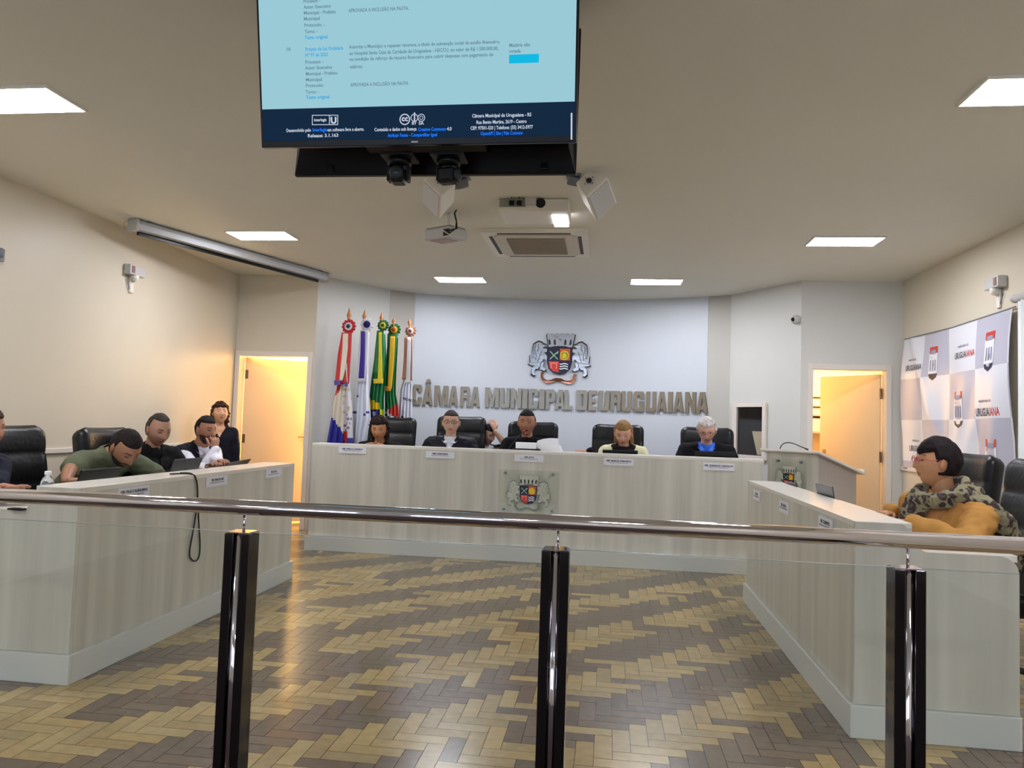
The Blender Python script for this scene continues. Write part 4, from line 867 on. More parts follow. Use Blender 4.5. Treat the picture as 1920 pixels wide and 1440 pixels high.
def bshield(cu, cv, s=1):
    def F(x, y, d): return bmap(cu + x * .048 * s, cv - y * .12 * s, .0035 + d)
    def grid(poly, m, nm, d):
        mb = MB(); mb.prism(poly, F, d, d + .001); mb.build(nm, m, t)
    grid([(-.8, .35), (.8, .35), (.8, 1), (-.8, 1)], M_red, 'shield_top', 0)
    grid([(-.8, -.62), (.8, -.62), (.8, .6), (-.8, .6)], M_wht, 'shield_field', .0012)
    grid([(-.8, -.6), (-.6, -.85), (0, -1.02), (.6, -.85), (.8, -.6)], M_navy, 'shield_base', 0)
    mb = MB()
    for x in (-.45, 0, .45): mb.prism([(x - .1, -.45), (x + .1, -.45), (x + .1, .2), (x - .1, .2)], F, .0024, .003)
    mb.prism([(-.6, .55), (.6, .55), (.45, .8), (-.45, .8)], F, .0024, .003); mb.build('shield_tower', mat('pale crest grey', (150, 152, 176), .5), t)
bshield(.355, .22); bshield(.86, .22); bshield(.60, .56); bshield(.86, .87)
def btext(txt, cu, cv, w_, h_, m):
    text_mb(txt, 1, lambda x, y, d: bmap(cu + x / 1.0 * .0 + x * w_, cv - y * h_, .0035), wmax=1, bold=.02).build('banner_text', m, t, fix=False)
for cu, cv, hh in ((.06, .25, .06), (.55, .22, .06), (.75, .61, .07), (.06, .86, .06)):
    btext('URUGUA', cu, cv, .115, hh, M_ink); btext('IANA', cu + .118, cv, .066, hh, M_ink if cu < .1 else M_red); btext('PREFEITURA DE', cu + .03, cv - hh * 1.2, .1, .02, M_inkl)

# ------------------------------------------------------------ chairs
def chair_proto():
    t = thing('office_chair', 'x', 'chair', (0, 0, 0), 0, 'black leather high-back chairs')
    mb = MB()
    mb.tube([(0, 0, .09), (0, 0, .36)], .025, 12); mb.build('gas_column', M_blackm, t, smooth=True, world=False)
    for k in range(5):
        a = R(72 * k + 90); d = V((math.cos(a), math.sin(a), 0)); l = MB().tube([d * .02 + V((0, 0, .11)), d * .28 + V((0, 0, .07))], [.024, .014], 8).build('base_leg', M_blackm, t, smooth=True, world=False)
        MB().ball(d * .28 + V((0, 0, .029)), (.028, .028, .028), n=10).build('caster', M_black, l, smooth=True, world=False)
    def pad(w_, h_, th, M, o, rows, bulge, r=.08, nu=24, nv=40, top_w=1):
        mb = MB(); fr, bk = [], []
        for j in range(nv + 1):
            v = j / nv; y = -h_ / 2 + h_ * v
            for i in range(nu + 1):
                u = i / nu * 2 - 1
                e = min(1, (h_ / 2 - abs(y)) / r); wv = w_ / 2 * (1 if e >= 1 else 1 - r / (w_ / 2) * (1 - math.sqrt(max(0, 1 - (1 - e) ** 2))))
                wv *= 1 - (1 - top_w) * v
                edge = min(1, (1 - abs(u)) * w_ / 2 / .06) * min(1, (h_ / 2 - abs(y)) / .06); edge = math.sqrt(max(0, 1 - (1 - edge) ** 2))
                ch = bulge * abs(math.sin(math.pi * v * rows)) ** .5
                q = .06 * u * u
                fr.append(o + M @ V((u * wv, th * .25 + (th * .35 + ch) * edge + q * .6, y))); bk.append(o + M @ V((u * wv, th * .2 - th * .75 * edge + q * .6, y)))
        n = len(fr); W_ = nu + 1; fs = []
        for j in range(nv):
            for i in range(nu): a = j * W_ + i; fs += [(a, a + 1, a + W_ + 1, a + W_), (n + a, n + a + W_, n + a + W_ + 1, n + a + 1)]
        for j in range(nv): a = j * W_; b = a + nu; fs += [(a, a + W_, n + a + W_, n + a), (b, n + b, n + b + W_, b + W_)]
        for i in range(nu): a = i; b = nv * W_ + i; fs += [(a, n + a, n + a + 1, a + 1), (b, b + 1, n + b + 1, n + b)]
        return mb.add(fr + bk, fs)
    pad(.56, .74, .10, Matrix.Rotation(R(8), 3, 'X'), V((0, -.27, .80)), 4, .014, r=.07).build('backrest', M_leather, t, smooth=True, world=False)
    pad(.52, .50, .10, Matrix.Rotation(R(-90), 3, 'X') @ Matrix.Rotation(R(180), 3, 'Z'), V((0, .0, .40)), 1, .012).build('seat', M_leather, t, smooth=True, world=False)
    for s in (-1, 1):
        a = MB().tube([(s * .25, -.18, .42), (s * .285, -.18, .5), (s * .285, -.17, .62), (s * .285, .12, .63), (s * .285, .16, .55), (s * .25, .14, .41)], .014, 8).build('armrest', M_blackm, t, smooth=True, world=False)
        MB().obox((s * .285, -.02, .645), (.05, .28, .03)).build('arm_pad', M_leather, a, bevel=.01, world=False)
    return t
ch0 = chair_proto(); used = False
def chair(x, y, z, face, lab, sc=1):
    """face: direction the sitter looks, degrees"""
    global used
    if not used: c = ch0; used = True; c.location = (x, y, z); c.rotation_euler = (0, 0, R(face - 90)); c['label'] = lab
    else: c = dup(ch0, (x, y, z), R(face - 90), lab)
    c.scale = (1, 1, sc); return c
DZ_ = .13
cxp = lambda px: at(px, 800, y=8.29).x
chair(cxp(737), 8.02, DZ_, -90, 'black chair under the dark-haired woman at the left end of the main desk', 1.0)
chair(cxp(866), 8.02, DZ_, -90, 'black chair behind the man in glasses and dark jacket', 1.03)
chair(cxp(1000), 8.02, DZ_, -90, 'black chair behind the man speaking with papers', 1.0)
chair(cxp(1159), 8.02, DZ_, -90, 'black chair behind the blonde woman in the cream vest', 1.0)
chair(cxp(1324), 8.02, DZ_, -92, 'black chair behind the white-haired man', 1.0)
chair(-3.45, 4.25, 0, 0, 'large black chair at the left photo edge, nearest on the left side', .99)
chair(-3.36, 5.03, 0, 0, 'black chair behind the bowed man in the green shirt', .98)
chair(-3.60, 5.80, 0, 0, 'black chair hidden behind the balding man in black', .80)
chair(-3.72, 6.50, 0, 0, 'black chair hidden behind the man in the vest', .74)
chair(2.02, 4.38, 0, 174, 'large black chair behind the woman in the scarf, at the right photo edge', 1.0)
chair(2.22, 5.45, 0, 180, 'black chair farther along the right side, behind the scarf woman\'s seat', 1.0)

# ------------------------------------------------------------ people
def hull(mb, a, ra, b=None, rb=None, M=None, n=12, mi=0):
    t = MB(); t.ball(a, ra, M, n)
    if b is not None: t.ball(b, rb, M, n)
    bm = bmesh.new(); 
    for v in t.v: bm.verts.new(v)
    r = bmesh.ops.convex_hull(bm, input=bm.verts); bm.verts.ensure_lookup_table()
    bmesh.ops.delete(bm, geom=[v for v in bm.verts if not v.link_faces], context='VERTS'); bm.verts.index_update()
    mb.add([v.co.copy() for v in bm.verts], [tuple(v.index for v in f.verts) for f in bm.faces], mi); bm.free()
def fused(mb, vox=.011, it=3, folds=0, fs=9, seed=0):
    """one continuous skin over overlapping volumes"""
    me = bpy.data.meshes.new('tmp'); me.from_pydata([tuple(p) for p in mb.v], [], mb.f); o = bpy.data.objects.new('tmp', me); COL.objects.link(o)
    m = o.modifiers.new('r', 'REMESH'); m.mode = 'VOXEL'; m.voxel_size = vox; s = o.modifiers.new('s', 'SMOOTH'); s.iterations = it; s.factor = .6
    dg = bpy.context.evaluated_depsgraph_get(); out = bpy.data.meshes.new_from_object(o.evaluated_get(dg)); bpy.data.objects.remove(o); bpy.data.meshes.remove(me)
    r = MB(); nm = [v.normal.copy() for v in out.vertices]; r.v = [v.co.copy() for v in out.vertices]
    if folds:
        for i, p in enumerate(r.v):
            q = p * fs + V((seed * 7.1, 0, 0)); w_ = noise.noise(q) + .6 * (1 - abs(noise.noise(V((q.x * 1.4, q.y * 1.4, q.z * 2.6)))) * 2.2); r.v[i] = p + nm[i] * folds * w_
    r.f = [list(p.vertices) for p in out.polygons]; r.m = [0] * len(r.f); r.c = [None] * len(r.f); bpy.data.meshes.remove(out); return r
def G1(x, s): return math.exp(-(x / s) ** 2)
def head_pt(d, fem=0):
    x, y, z = .076 * d.x, .095 * d.y, .118 * d.z
    if d.z < 0:
        t = -d.z; x *= 1 - (.34 + .06 * fem) * t ** 1.7
        if d.y < 0: y *= 1 - .5 * t ** 1.1
    elif d.y < 0: y *= 1.05
    if d.y > 0:
        f = min(1, d.y * 2)
        y -= .006 * f * G1(x, .07) * (1 if z > .03 else .4)
        pr = max(0, min(1, (.022 - z) / .05)); 
        if z < -.030: pr *= G1(z + .030, .007)
        y += f * .021 * pr * G1(x, .008 + .007 * pr)
        for s in (-1, 1):
            y -= f * .011 * G1(x - s * .031, .016) * G1(z - .012, .012)
            y += f * .005 * G1(x - s * .031, .010) * G1(z - .010, .008)
            y += f * .006 * G1(x - s * .03, .022) * G1(z - .031, .008); y += f * .005 * G1(x - s * .042, .018) * G1(z + .022, .018)
        y += f * .008 * G1(x, .022) * (G1(z + .051, .006) + .9 * G1(z + .065, .007)); y -= f * .006 * G1(x, .026) * G1(z + .058, .0035)
        y += f * .010 * G1(x, .022) * G1(z + .098, .016)
    return V((x, y, z))
def ico(n):
    bm = bmesh.new(); bmesh.ops.create_icosphere(bm, subdivisions=n, radius=1); bm.verts.ensure_lookup_table()
    r = [v.co.normalized() for v in bm.verts], [tuple(v.index for v in f.verts) for f in bm.faces]; bm.free(); return r
ICO5, ICO4 = ico(5), ico(4)
def sst(x, a, b): t = max(0, min(1, (x - a) / (b - a))); return t * t * (3 - 2 * t)
def hair_h(d, kind):
    back = min((.12 - d.y) * 1.6, (d.z + .55) * 2); top = d.z - (.50 + (.18 if abs(d.x) < .5 else .1) * 0)
    if kind == 'receding': return max(min((.06 - d.y) * 1.8, (d.z + .5) * 2), d.z - .66)
    if kind == 'fringe': return max(min((.30 - d.y + .3 * d.z) * 1.3, (d.z + .5) * 2), d.z - .26 - .25 * max(0, abs(d.x) - .3))
    return max(back, top)
def pmat(kind, rgb, rough=.55, **k): return mat('%s %d %d %d' % ((kind,) + tuple(rgb)), rgb, rough, **k)
def hand(mb, wr, fw, nrm, s, side, curl=.4, mi=0, spread=1):
    """palm + four unequal fingers + thumb. fw: direction of the fingers, nrm: back of the hand"""
    fw = fw.normalized(); nrm = (nrm - fw * nrm.dot(fw)).normalized(); lat = fw.cross(nrm) * side   # towards the thumb
    M = Matrix((lat, fw, nrm)).transposed()
    hull(mb, wr + fw * .02 * s, (.026 * s, .022 * s, .018 * s), wr + fw * .078 * s, (.040 * s, .02 * s, .014 * s), M, 12, mi)
    for k, (o, L) in enumerate(((.030, .072), (.010, .080), (-.011, .074), (-.031, .058))):
        p = wr + fw * .080 * s + lat * o * s; a = 0; d = (fw + lat * o * 3 * spread).normalized(); r = .0088 * s; pts = [p]
        for j, f in enumerate((.44, .32, .24)):
            a += curl * (.5, .9, .7)[j]; dd = d * math.cos(a) - nrm * math.sin(a); p = p + dd * L * f * s; pts.append(p)
        mb.tube(pts, [r, r * .97, r * .88, r * .7], 8, mi); mb.ball(pts[-1], r * .7, n=8, mi=mi); mb.ball(pts[1], r * .98, n=8, mi=mi); mb.ball(pts[2], r * .9, n=8, mi=mi)
    p = wr + fw * .03 * s + lat * .028 * s; d = (fw * .7 + lat * .75 - nrm * .25).normalized(); d2 = (fw * .95 + lat * .2 - nrm * .35).normalized()
    mb.tube([p, p + d * .036 * s, p + d * .036 * s + d2 * .05 * s], [.0125 * s, .0105 * s, .0075 * s], 8, mi); mb.ball(p + d * .036 * s, .0105 * s, n=8, mi=mi); mb.ball(p + d * .036 * s + d2 * .05 * s, .0075 * s, n=8, mi=mi)
def ik(a, b, l1, l2, pole):
    d = b - a; D = d.length; D2 = min(D, (l1 + l2) * .995); dn = d.normalized(); x = (l1 * l1 - l2 * l2 + D2 * D2) / (2 * D2); h = math.sqrt(max(0, l1 * l1 - x * x))
    p = (pole - dn * pole.dot(dn)).normalized(); e = a + dn * x + p * h; return e, (b if D <= D2 else a + dn * D2)
def yawv(a): return V((math.cos(R(a)), math.sin(R(a)), 0))
def person(lab, hc, fyaw, pitch, tyaw, lean, s, skin, hair, hkind, top, arms, roll=0, sleeves='long', floor=0, vneck=None, inner=None, fem=0, glasses=None, beard=None, standing=False, collar=None, seat=None, width=1, neckf=.03, group=None, drop=.055, nl=0, hands=None, headscale=1, cut=None):
    hc = V(hc); hs = s * headscale; Ff = yawv(fyaw); rt = Ff.cross(V((0, 0, 1)))
    Mh = Matrix.Rotation(R(-pitch), 3, rt) @ Matrix((rt, Ff, V((0, 0, 1)))).transposed()
    if roll: Mh = Mh @ Matrix.Rotation(R(roll), 3, 'Y')
    Tf = yawv(tyaw); Rt = Tf.cross(V((0, 0, 1))); Ut = (V((0, 0, 1)) * math.cos(R(lean)) + Tf * math.sin(R(lean))); Tt = Rt.cross(Ut) * -1
    Mt = Matrix((Rt, Tt, Ut)).transposed()
    if Mt.determinant() < 0: Mt = Matrix((Rt, -Tt, Ut)).transposed(); Tt = -Tt
    N = hc - Mh @ V((0, neckf, 0)) * 1 * s - (Ut * .6 + Mh @ V((0, 0, 1)) * .4).normalized() * .155 * s + V((0, 0, nl))
    P = N - Ut * .48 * s
    t = thing('person', lab, 'person', V((P.x, P.y, floor)), 0, group)
    sh = {k: N - Ut * drop * s + Rt * k * .165 * s * width for k in (-1, 1)}
    A = {}
    for k, (w_, pole) in arms.items():
        e, w2 = ik(sh[k], V(w_), .285 * s, .25 * s, V(pole) if pole else (V((0, 0, -1)) + Rt * k * .5)); A[k] = (e, w2)
    # legs
    Lg = {}
    for k in (-1, 1):
        hp = P + Rt * k * .09 * s + V((0, 0, -.0))
        if standing: kn = V((hp.x, hp.y, floor + (hp.z - floor) * .5)) + Tf * .02; an = V((hp.x, hp.y, floor + .07))
        else:
            kn = hp + Tf * .40 * s + V((0, 0, .02)); kn.z = max(kn.z, floor + .2); an = V((kn.x, kn.y, floor + .07)) + Tf * .02
        Lg[k] = (hp, kn, an)
    skm = pmat('skin', skin, .5, var=.06, vscale=30)
    def torso(mb, g, f=1, hips=True):
        B = lambda c, r: (c, tuple((q * s + g) for q in r))
        pel = P + Ut * .02 * s; wa = P + Ut * .17 * s; chs = P + Ut * .34 * s
        if hips: hull(mb, *B(pel, (.165 * width, .115, .10)), *B(wa, (.15 * width, .11, .08)), Mt, 16)
        hull(mb, *B(wa, (.15 * width, .11, .08)), *B(chs, (.165 * width, .115, .10)), Mt, 16)
        for k in (-1, 1): hull(mb, *B(chs + Rt * k * .03 * s, (.13 * width, .11, .10)), *B(sh[k] - Ut * .01 * s, (.056, .056, .056)), Mt, 14)
        hull(mb, *B(sh[-1], (.052, .056, .052)), *B(sh[1], (.052, .056, .052)), Mt, 14)
        hull(mb, *B(N - Ut * .03 * s, (.09, .07, .04)), *B(N + Ut * .015 * s, (.055, .055, .03)), Mt, 14)
        for k in (-1, 1): hull(mb, *B(N - Ut * .005 * s + Rt * k * .03 * s, (.035, .04, .028)), *B(sh[k] + Ut * .012 * s, (.042, .046, .036)), Mt, 12)
    def arm(mb, k, g, upto=2):
        e, w_ = A[k]; q = [(sh[k], .055), (sh[k].lerp(e, .35), .052), (e, .040), (e.lerp(w_, .3), .040), (w_, .027)]
        if upto == 1: q = [(sh[k], .057), (sh[k].lerp(e, .35), .055), (sh[k].lerp(e, .72), .054)]
        for (a, ra), (b, rb) in zip(q, q[1:]): ra, rb = ra * s + g, rb * s + g; hull(mb, a, (ra,) * 3, b, (rb,) * 3)
    def legs_(mb, g):
        for k in (-1, 1):
            hp, kn, an = Lg[k]; hull(mb, hp, (.085 * s + g,) * 3, kn, (.055 * s + g,) * 3); hull(mb, kn, (.055 * s + g,) * 3, an, (.036 * s + g,) * 3)
    core = MB(); torso(core, 0)
    for k in arms: arm(core, k, 0)
    legs_(core, 0)
    nb = hc + Mh @ V((0, -.018, -.05)) * hs
    hull(core, N - Ut * .02 * s, (.054 * s,) * 3, nb, (.050 * hs,) * 3, None, 14)
    body = fused(core, .012, 4)
    # head
    dirs, fcs = ICO5; base = len(body.v); loc = [head_pt(d, fem) for d in dirs]
    body.v += [hc + Mh @ (p * hs) for p in loc]; br = srgb(hair)
    for f in fcs:
        c = (loc[f[0]] + loc[f[1]] + loc[f[2]]) / 3; m = 0
        if c.y > .05:
            ax = abs(c.x)
            if ax < .023 - .012 * abs(c.z + .058) / .012 and -.069 < c.z < -.047: m = 1
            elif .012 < ax < .048 and abs(c.z - (.034 - (ax - .03) ** 2 * 9 - .02 * (ax - .02) * 0)) < .0032: m = 2
            elif abs(ax - .031) < .014 and abs(c.z - .0080) < .0030 and abs(ax - .031) < .011 + (0 if pitch > 8 else .001): m = 3
        body.f.append([base + i for i in f]); body.m.append(m); body.c.append(None)
    for k in (-1, 1):
        c = hc + Mh @ (V((k * .077, -.004, -.002)) * hs); body.ball(c, (.009 * hs, .019 * hs, .031 * hs), Mh @ Matrix.Rotation(R(12), 3, 'X') @ Matrix.Rotation(R(-k * 18), 3, 'Z'), 14); body.ball(c + Mh @ V((k * .004, .003, .004)) * hs, (.006 * hs, .009 * hs, .015 * hs), Mh, 10, 0)
    hd = hands or {}
    for k in arms:
        e, w_ = A[k]; fwv = (w_ - e).normalized(); o_ = hd.get(k, {})
        hand(body, w_ + fwv * .0, V(o_.get('fw', fwv)), V(o_.get('n', (0, 0, 1))), s, -k, o_.get('curl', .5), 0)
    lipc = tuple(int(q * m_) for q, m_ in zip(skin, (.86, .66, .64)))
    body.build('body', [skm, pmat('lip', lipc, .45), pmat('brow', tuple(int(x * .45 + y * .35) for x, y in zip(hair, skin)), .8), pmat('eye', (40, 28, 24), .3)], t, smooth=True)
    # hair
    if hair:
        dirs, fcs = ICO5 if hkind != 'x' else ICO4; mb = MB(); th = {'short': .010, 'crop': .006, 'receding': .006, 'curly': .020, 'bob': .018, 'fringe': .015, 'long': .014, 'white': .015}[hkind]
        vs = []
        for d in dirs:
            p = head_pt(d, fem); h = hair_h(d, 'receding' if hkind == 'receding' else 'fringe' if hkind == 'fringe' else 'n'); w_ = sst(h, -.06, .12) if hkind != 'fringe' else sst(h, -.12, .22)
            if 'ear' and hkind in ('short', 'crop', 'white', 'receding') and d.z < .1 and d.y > -.35: w_ *= sst(d.z, -.25, .1) if d.y < .2 else 0
            w_ *= (1 - sst(.30 - math.hypot(d.y - .02, d.z + .12), 0, .10)) if hkind == 'fringe' and abs(d.x) > .5 else 1
            nz = noise.noise(d * (9 if hkind in ('curly', 'white') else 4)) * (.010 if hkind in ('curly', 'white') else .003) + noise.noise(d * 26) * .002
            off = -.012 + (th + .012 + nz) * w_; vs.append(hc + Mh @ ((p + d * off) * hs))
        mb.add(vs, fcs)
        if hkind in ('bob', 'curly', 'long'):
            ex = MB(); ex.v += mb.v; ex.f += mb.f
            L = {'bob': .10, 'curly': .13, 'long': .16, 'fringe': .06}[hkind]
            for sx in (-1, 1):
                for (a, b, ra, rb) in (((sx * .066, -.02, .03), (sx * .072, -.015, -L * .6), .026, .022), ((sx * .05, -.06, .02), (sx * .055, -.055, -L), .036, .03)):
                    if hkind == 'fringe' and a[1] > -.05: a, b = (sx * .056, -.045, .04), (sx * .058, -.045, -.02)
                    hull(ex, hc + Mh @ (V(a) * hs), (ra * hs,) * 3, hc + Mh @ (V(b) * hs), (rb * hs,) * 3)
            hull(ex, hc + Mh @ (V((0, -.07, .03)) * hs), (.045 * hs,) * 3, hc + Mh @ (V((0, -.062, -L * (1 if hkind != 'fringe' else .8))) * hs), (.035 * hs,) * 3)
            mb = fused(ex, .006, 2, folds=.011 if hkind == 'curly' else .003, fs=30 if hkind == 'curly' else 30)
        hm = mat('hair %d %d %d' % tuple(hair), hair, .72, spec=.2, bump=.6, bscale=60, var=.35, vscale=45, stretch=(1, 1, .35) if hkind != 'curly' else (1, 1, 1))
        mb.build('hair', hm, t, smooth=True)
    if beard:
        dirs, fcs = ICO5; vs = []
        for d in dirs:
            p = head_pt(d, fem); h = min(-.02 - p.z, (d.y + .05) * .1, .1); lip = G1(p.x, .024) * G1(p.z + .057, .009) if d.y > 0 else 0
            w_ = sst(h, 0, .02) * (1 - lip) * (1 if not (abs(p.x) < .02 and -.03 > p.z > -.036) else .3) * (1 - .8 * G1(abs(p.x) - .04, .018) * G1(p.z + .02, .02)); vs.append(hc + Mh @ ((p + d * (-.006 + .0078 * w_ + noise.noise(p * 160) * .0016)) * hs))
        MB().add(vs, fcs).build('beard', mat('beard %d %d %d' % tuple(beard), beard, .8, var=.3, vscale=60, bump=.4, bscale=120), t, smooth=True)
    # trousers and shoes
    tr = MB(); legs_(tr, .012); hull(tr, P, (.165 * s + .008, .12 * s + .008, .10 * s), P + Ut * .05 * s, (.155 * s + .008, .115 * s + .008, .06 * s), Mt, 14)
    fused(tr, .014, 3, folds=.004).build('trousers', pmat('trouser cloth', (30, 32, 40), .8), t, smooth=True)
    for k in (-1, 1):
        an = Lg[k][2]; hull(q := MB(), V((an.x, an.y, floor + .045)), (.042, .042, .042), V((an.x, an.y, floor + .036)) + Tf * .15, (.036, .04, .034)); q.build('shoe', pmat('shoe', (24, 20, 18), .4), t, smooth=True)
    # clothes
    def garment(name, col, g, sl, cutf=None, folds=.006, rough=.8, hem=True, m=None):
        c = MB(); torso(c, g)
        for k in arms:
            if sl != 'none': arm(c, k, g * .9, 1 if sl == 'short' else 2)
        f = fused(c, .011, 3, folds=folds, seed=len(name))
        keep = []
        inv = Mt.transposed()
        for i, fc in enumerate(f.f):
            p = sum((f.v[q] for q in fc), V()) / len(fc); l = inv @ (p - N) / s
            # neck hole and cuffs
            r = math.hypot(l.x, l.y - .0)
            if r < .062 and l.z > -.012: continue
            if cutf and cutf(l): continue
            bad = False
            for k in arms:
                if sl == 'long' and (p - A[k][1]).length < .03 * s: bad = True
            if not bad: keep.append(i)
        f.f = [f.f[i] for i in keep]; f.m = [0] * len(keep); f.c = [None] * len(keep)
        o = f.build(name, m or mat('cloth %s %d %d %d' % ((name,) + tuple(col)), col, rough, spec=.15, bump=.15, bscale=180, var=.12, vscale=14), t, smooth=True, fix=False)
        sd = o.modifiers.new('thick', 'SOLIDIFY'); sd.thickness = .004; sd.offset = 1
        return o
    V_ = lambda k, z0: (lambda l: l.y > .0 and abs(l.x) < k * (l.z - z0))
    if inner: garment('shirt', inner, .010, 'long' if top.get('vest') else 'none', (V_(.35, -.10) if top.get('open_inner') else None), folds=.004)
    garment(top.get('name', 'jacket' if inner else 'shirt'), top['c'], .018 if inner else .010, 'none' if top.get('vest') else sleeves, (V_(vneck[0], vneck[1]) if vneck else None), folds=top.get('folds', .006), rough=top.get('rough', .8), m=top.get('m'))
    if collar:
        for k in (-1, 1):
            c0 = N + Ut * .018 * s; MB().add([c0 + Mt @ (V(q) * s) for q in ((k * .06, -.02, .02), (k * .062, .035, .012), (k * .018, .088, -.045), (k * .052, .098, -.05), (k * .085, .06, -.02), (k * .078, -.02, .0))], [(0, 1, 2, 3, 4, 5)]).build('collar', pmat('collar', collar, .7), t).modifiers.new('thick', 'SOLIDIFY').thickness = .004
    if glasses:
        mb = MB(); gz = .010
        for k in (-1, 1):
            pts = [hc + Mh @ (V((k * .032 + .024 * math.cos(R(a)), .098 - .08 * (abs(k * .032 + .024 * math.cos(R(a)))) ** 1.2 * .5, gz + .016 * math.sin(R(a)))) * hs) for a in range(0, 361, 30)]
            mb.tube(pts, .0023 * hs, 6, cap=False); mb.tube([hc + Mh @ (V(q) * hs) for q in ((k * .057, .094, gz + .004), (k * .078, .07, gz + .004), (k * .08, .0, gz + .004), (k * .078, -.02, gz - .006))], .0023 * hs, 6)
        mb.tube([hc + Mh @ (V(q) * hs) for q in ((-.009, .1, gz + .004), (.009, .1, gz + .004))], .0023 * hs, 6); mb.build('glasses', pmat('spectacle frame', glasses, .3), t, smooth=True)
    return t, dict(Mh=Mh, Mt=Mt, N=N, P=P, A=A, sh=sh, Ut=Ut, Rt=Rt, Tt=Tt, hc=hc, s=s)
# ---- at the main desk
wr_ = lambda x, y, z: (x, y, z)
person('dark curly-haired woman in a dark jacket at the left end of the main desk', (-2.365, 7.60, 1.172), -84, 14, -84, 12, 1.08, (176, 122, 84), (38, 26, 22), 'curly', dict(name='jacket', c=(20, 19, 22)), {1: ((-2.47, 7.42, .93), None), -1: ((-2.2, 7.42, .93), None)}, fem=1, floor=DZ_, inner=(120, 84, 60), vneck=(.35, -.12), headscale=.98)
person('man in glasses and dark jacket with white collar at the main desk', (-1.605, 7.62, 1.262), -82, 2, -86, 4, 1.08, (196, 156, 132), (64, 56, 54), 'crop', dict(name='jacket', c=(24, 24, 34), rough=.5, folds=.010), {1: ((-1.85, 7.42, .93), None), -1: ((-1.40, 7.42, .93), None)}, floor=DZ_, inner=(206, 212, 224), vneck=(.40, -.13), collar=(206, 210, 222), glasses=(40, 30, 34), width=1.12, headscale=1.03)
person('man in black sweater speaking into the microphone at the centre of the main desk', (-.812, 7.60, 1.288), -92, 4, -92, 6, 1.08, (158, 108, 82), (26, 18, 18), 'crop', dict(name='sweater', c=(14, 14, 17)), {1: ((-.98, 7.36, .94), None), -1: ((-.52, 7.36, .96), None)}, floor=DZ_, width=1.1, beard=None, headscale=1.05)
person('blonde woman in a cream jacket reading at the main desk', (.165, 7.60, 1.215), -98, 26, -94, 12, 1.06, (196, 148, 124), (150, 116, 74), 'long', dict(name='jacket', c=(216, 214, 178)), {1: ((.0, 7.42, .93), None), -1: ((.32, 7.42, .93), None)}, fem=1, floor=DZ_, inner=(26, 20, 24), vneck=(.34, -.32))
person('white-haired man in black jacket and blue shirt at the right end of the main desk', (.982, 7.60, 1.270), -98, 24, -96, 10, 1.08, (204, 156, 136), (206, 200, 196), 'white', dict(name='jacket', c=(17, 17, 22)), {1: ((.80, 7.42, .93), None), -1: ((1.18, 7.42, .93), None)}, floor=DZ_, inner=(58, 112, 224), vneck=(.26, -.28), collar=(70, 124, 232), glasses=(90, 70, 64), width=1.15)
c = at(915, 815, y=8.36)
person('person with black hair resting head on a hand, half hidden between two chairs', c, -40, 20, -50, 14, 1.0, (190, 148, 126), (20, 16, 20), 'short', dict(name='jacket', c=(30, 32, 42)), {-1: (c + V((.09, -.075, .045)), (.9, 0, -1)), 1: ((c.x - .1, 8.12, .70), None)}, floor=DZ_, fem=1, inner=(214, 218, 230), vneck=(.5, -.2), hands={-1: dict(fw=(-.35, .1, 1), n=(.6, -.8, .1), curl=.5)})
c = at(1137, 817, y=8.50); w_ = at(1104, 847, y=8.30)
person('person almost hidden behind the blonde woman\'s chair, one hand reaching out to the left', c, -90, 10, -90, 4, 1.0, (196, 152, 130), (18, 14, 16), 'short', dict(name='jacket', c=(22, 22, 26)), {1: (w_, (-.6, .2, -1)), -1: ((c.x + .2, 8.25, .7), None)}, floor=DZ_, hands={1: dict(fw=(-1, -.1, .06), n=(0, -.3, 1), curl=.2)})
# ---- left benches
person('person in a navy jacket cut off by the left photo edge, hand on desk', at(-26, 804, x=-3.30), -8, 6, 0, 12, 1.0, (168, 116, 92), (60, 40, 34), 'short', dict(name='jacket', c=(26, 28, 44)), {-1: (at(-10, 950, z=.825), (-.3, .6, -1)), 1: ((-3.0, 3.38, .84), None)}, hands={-1: dict(fw=(1, .05, -.06), n=(0, .1, 1), curl=.35), 1: dict(curl=.3)})
c = at(235, 840, x=-3.20)
person('man in an olive green t-shirt bowed low over his tablet on the left', c, -22, 44, -6, 44, 1.03, (158, 112, 84), (32, 25, 23), 'crop', dict(c=(98, 104, 82), name='shirt', folds=.010), {1: (at(120, 905, z=.85), (-.4, -1, .1)), -1: ((-2.93, 4.86, .84), (-.2, 1, -.6))}, sleeves='short', beard=(54, 38, 30), width=1.16, neckf=.02, headscale=1.12, nl=.055, hands={1: dict(fw=(.7, .7, 0), n=(0, 0, 1)), -1: dict(fw=(.5, -.8, 0), n=(0, 0, 1), curl=.5)})
c = at(297, 806, x=-3.36)
person('balding man with grey hair in a black jacket, second on the left bench', c, -28, 20, -18, 14, 1.06, (176, 130, 106), (64, 58, 54), 'receding', dict(name='jacket', c=(18, 18, 20)), {1: ((-3.04, 5.1, .84), None), -1: ((-3.04, 5.45, .84), None)}, width=1.12, inner=(24, 24, 24), vneck=(.3, -.12))
c = at(386, 806, x=-3.40)
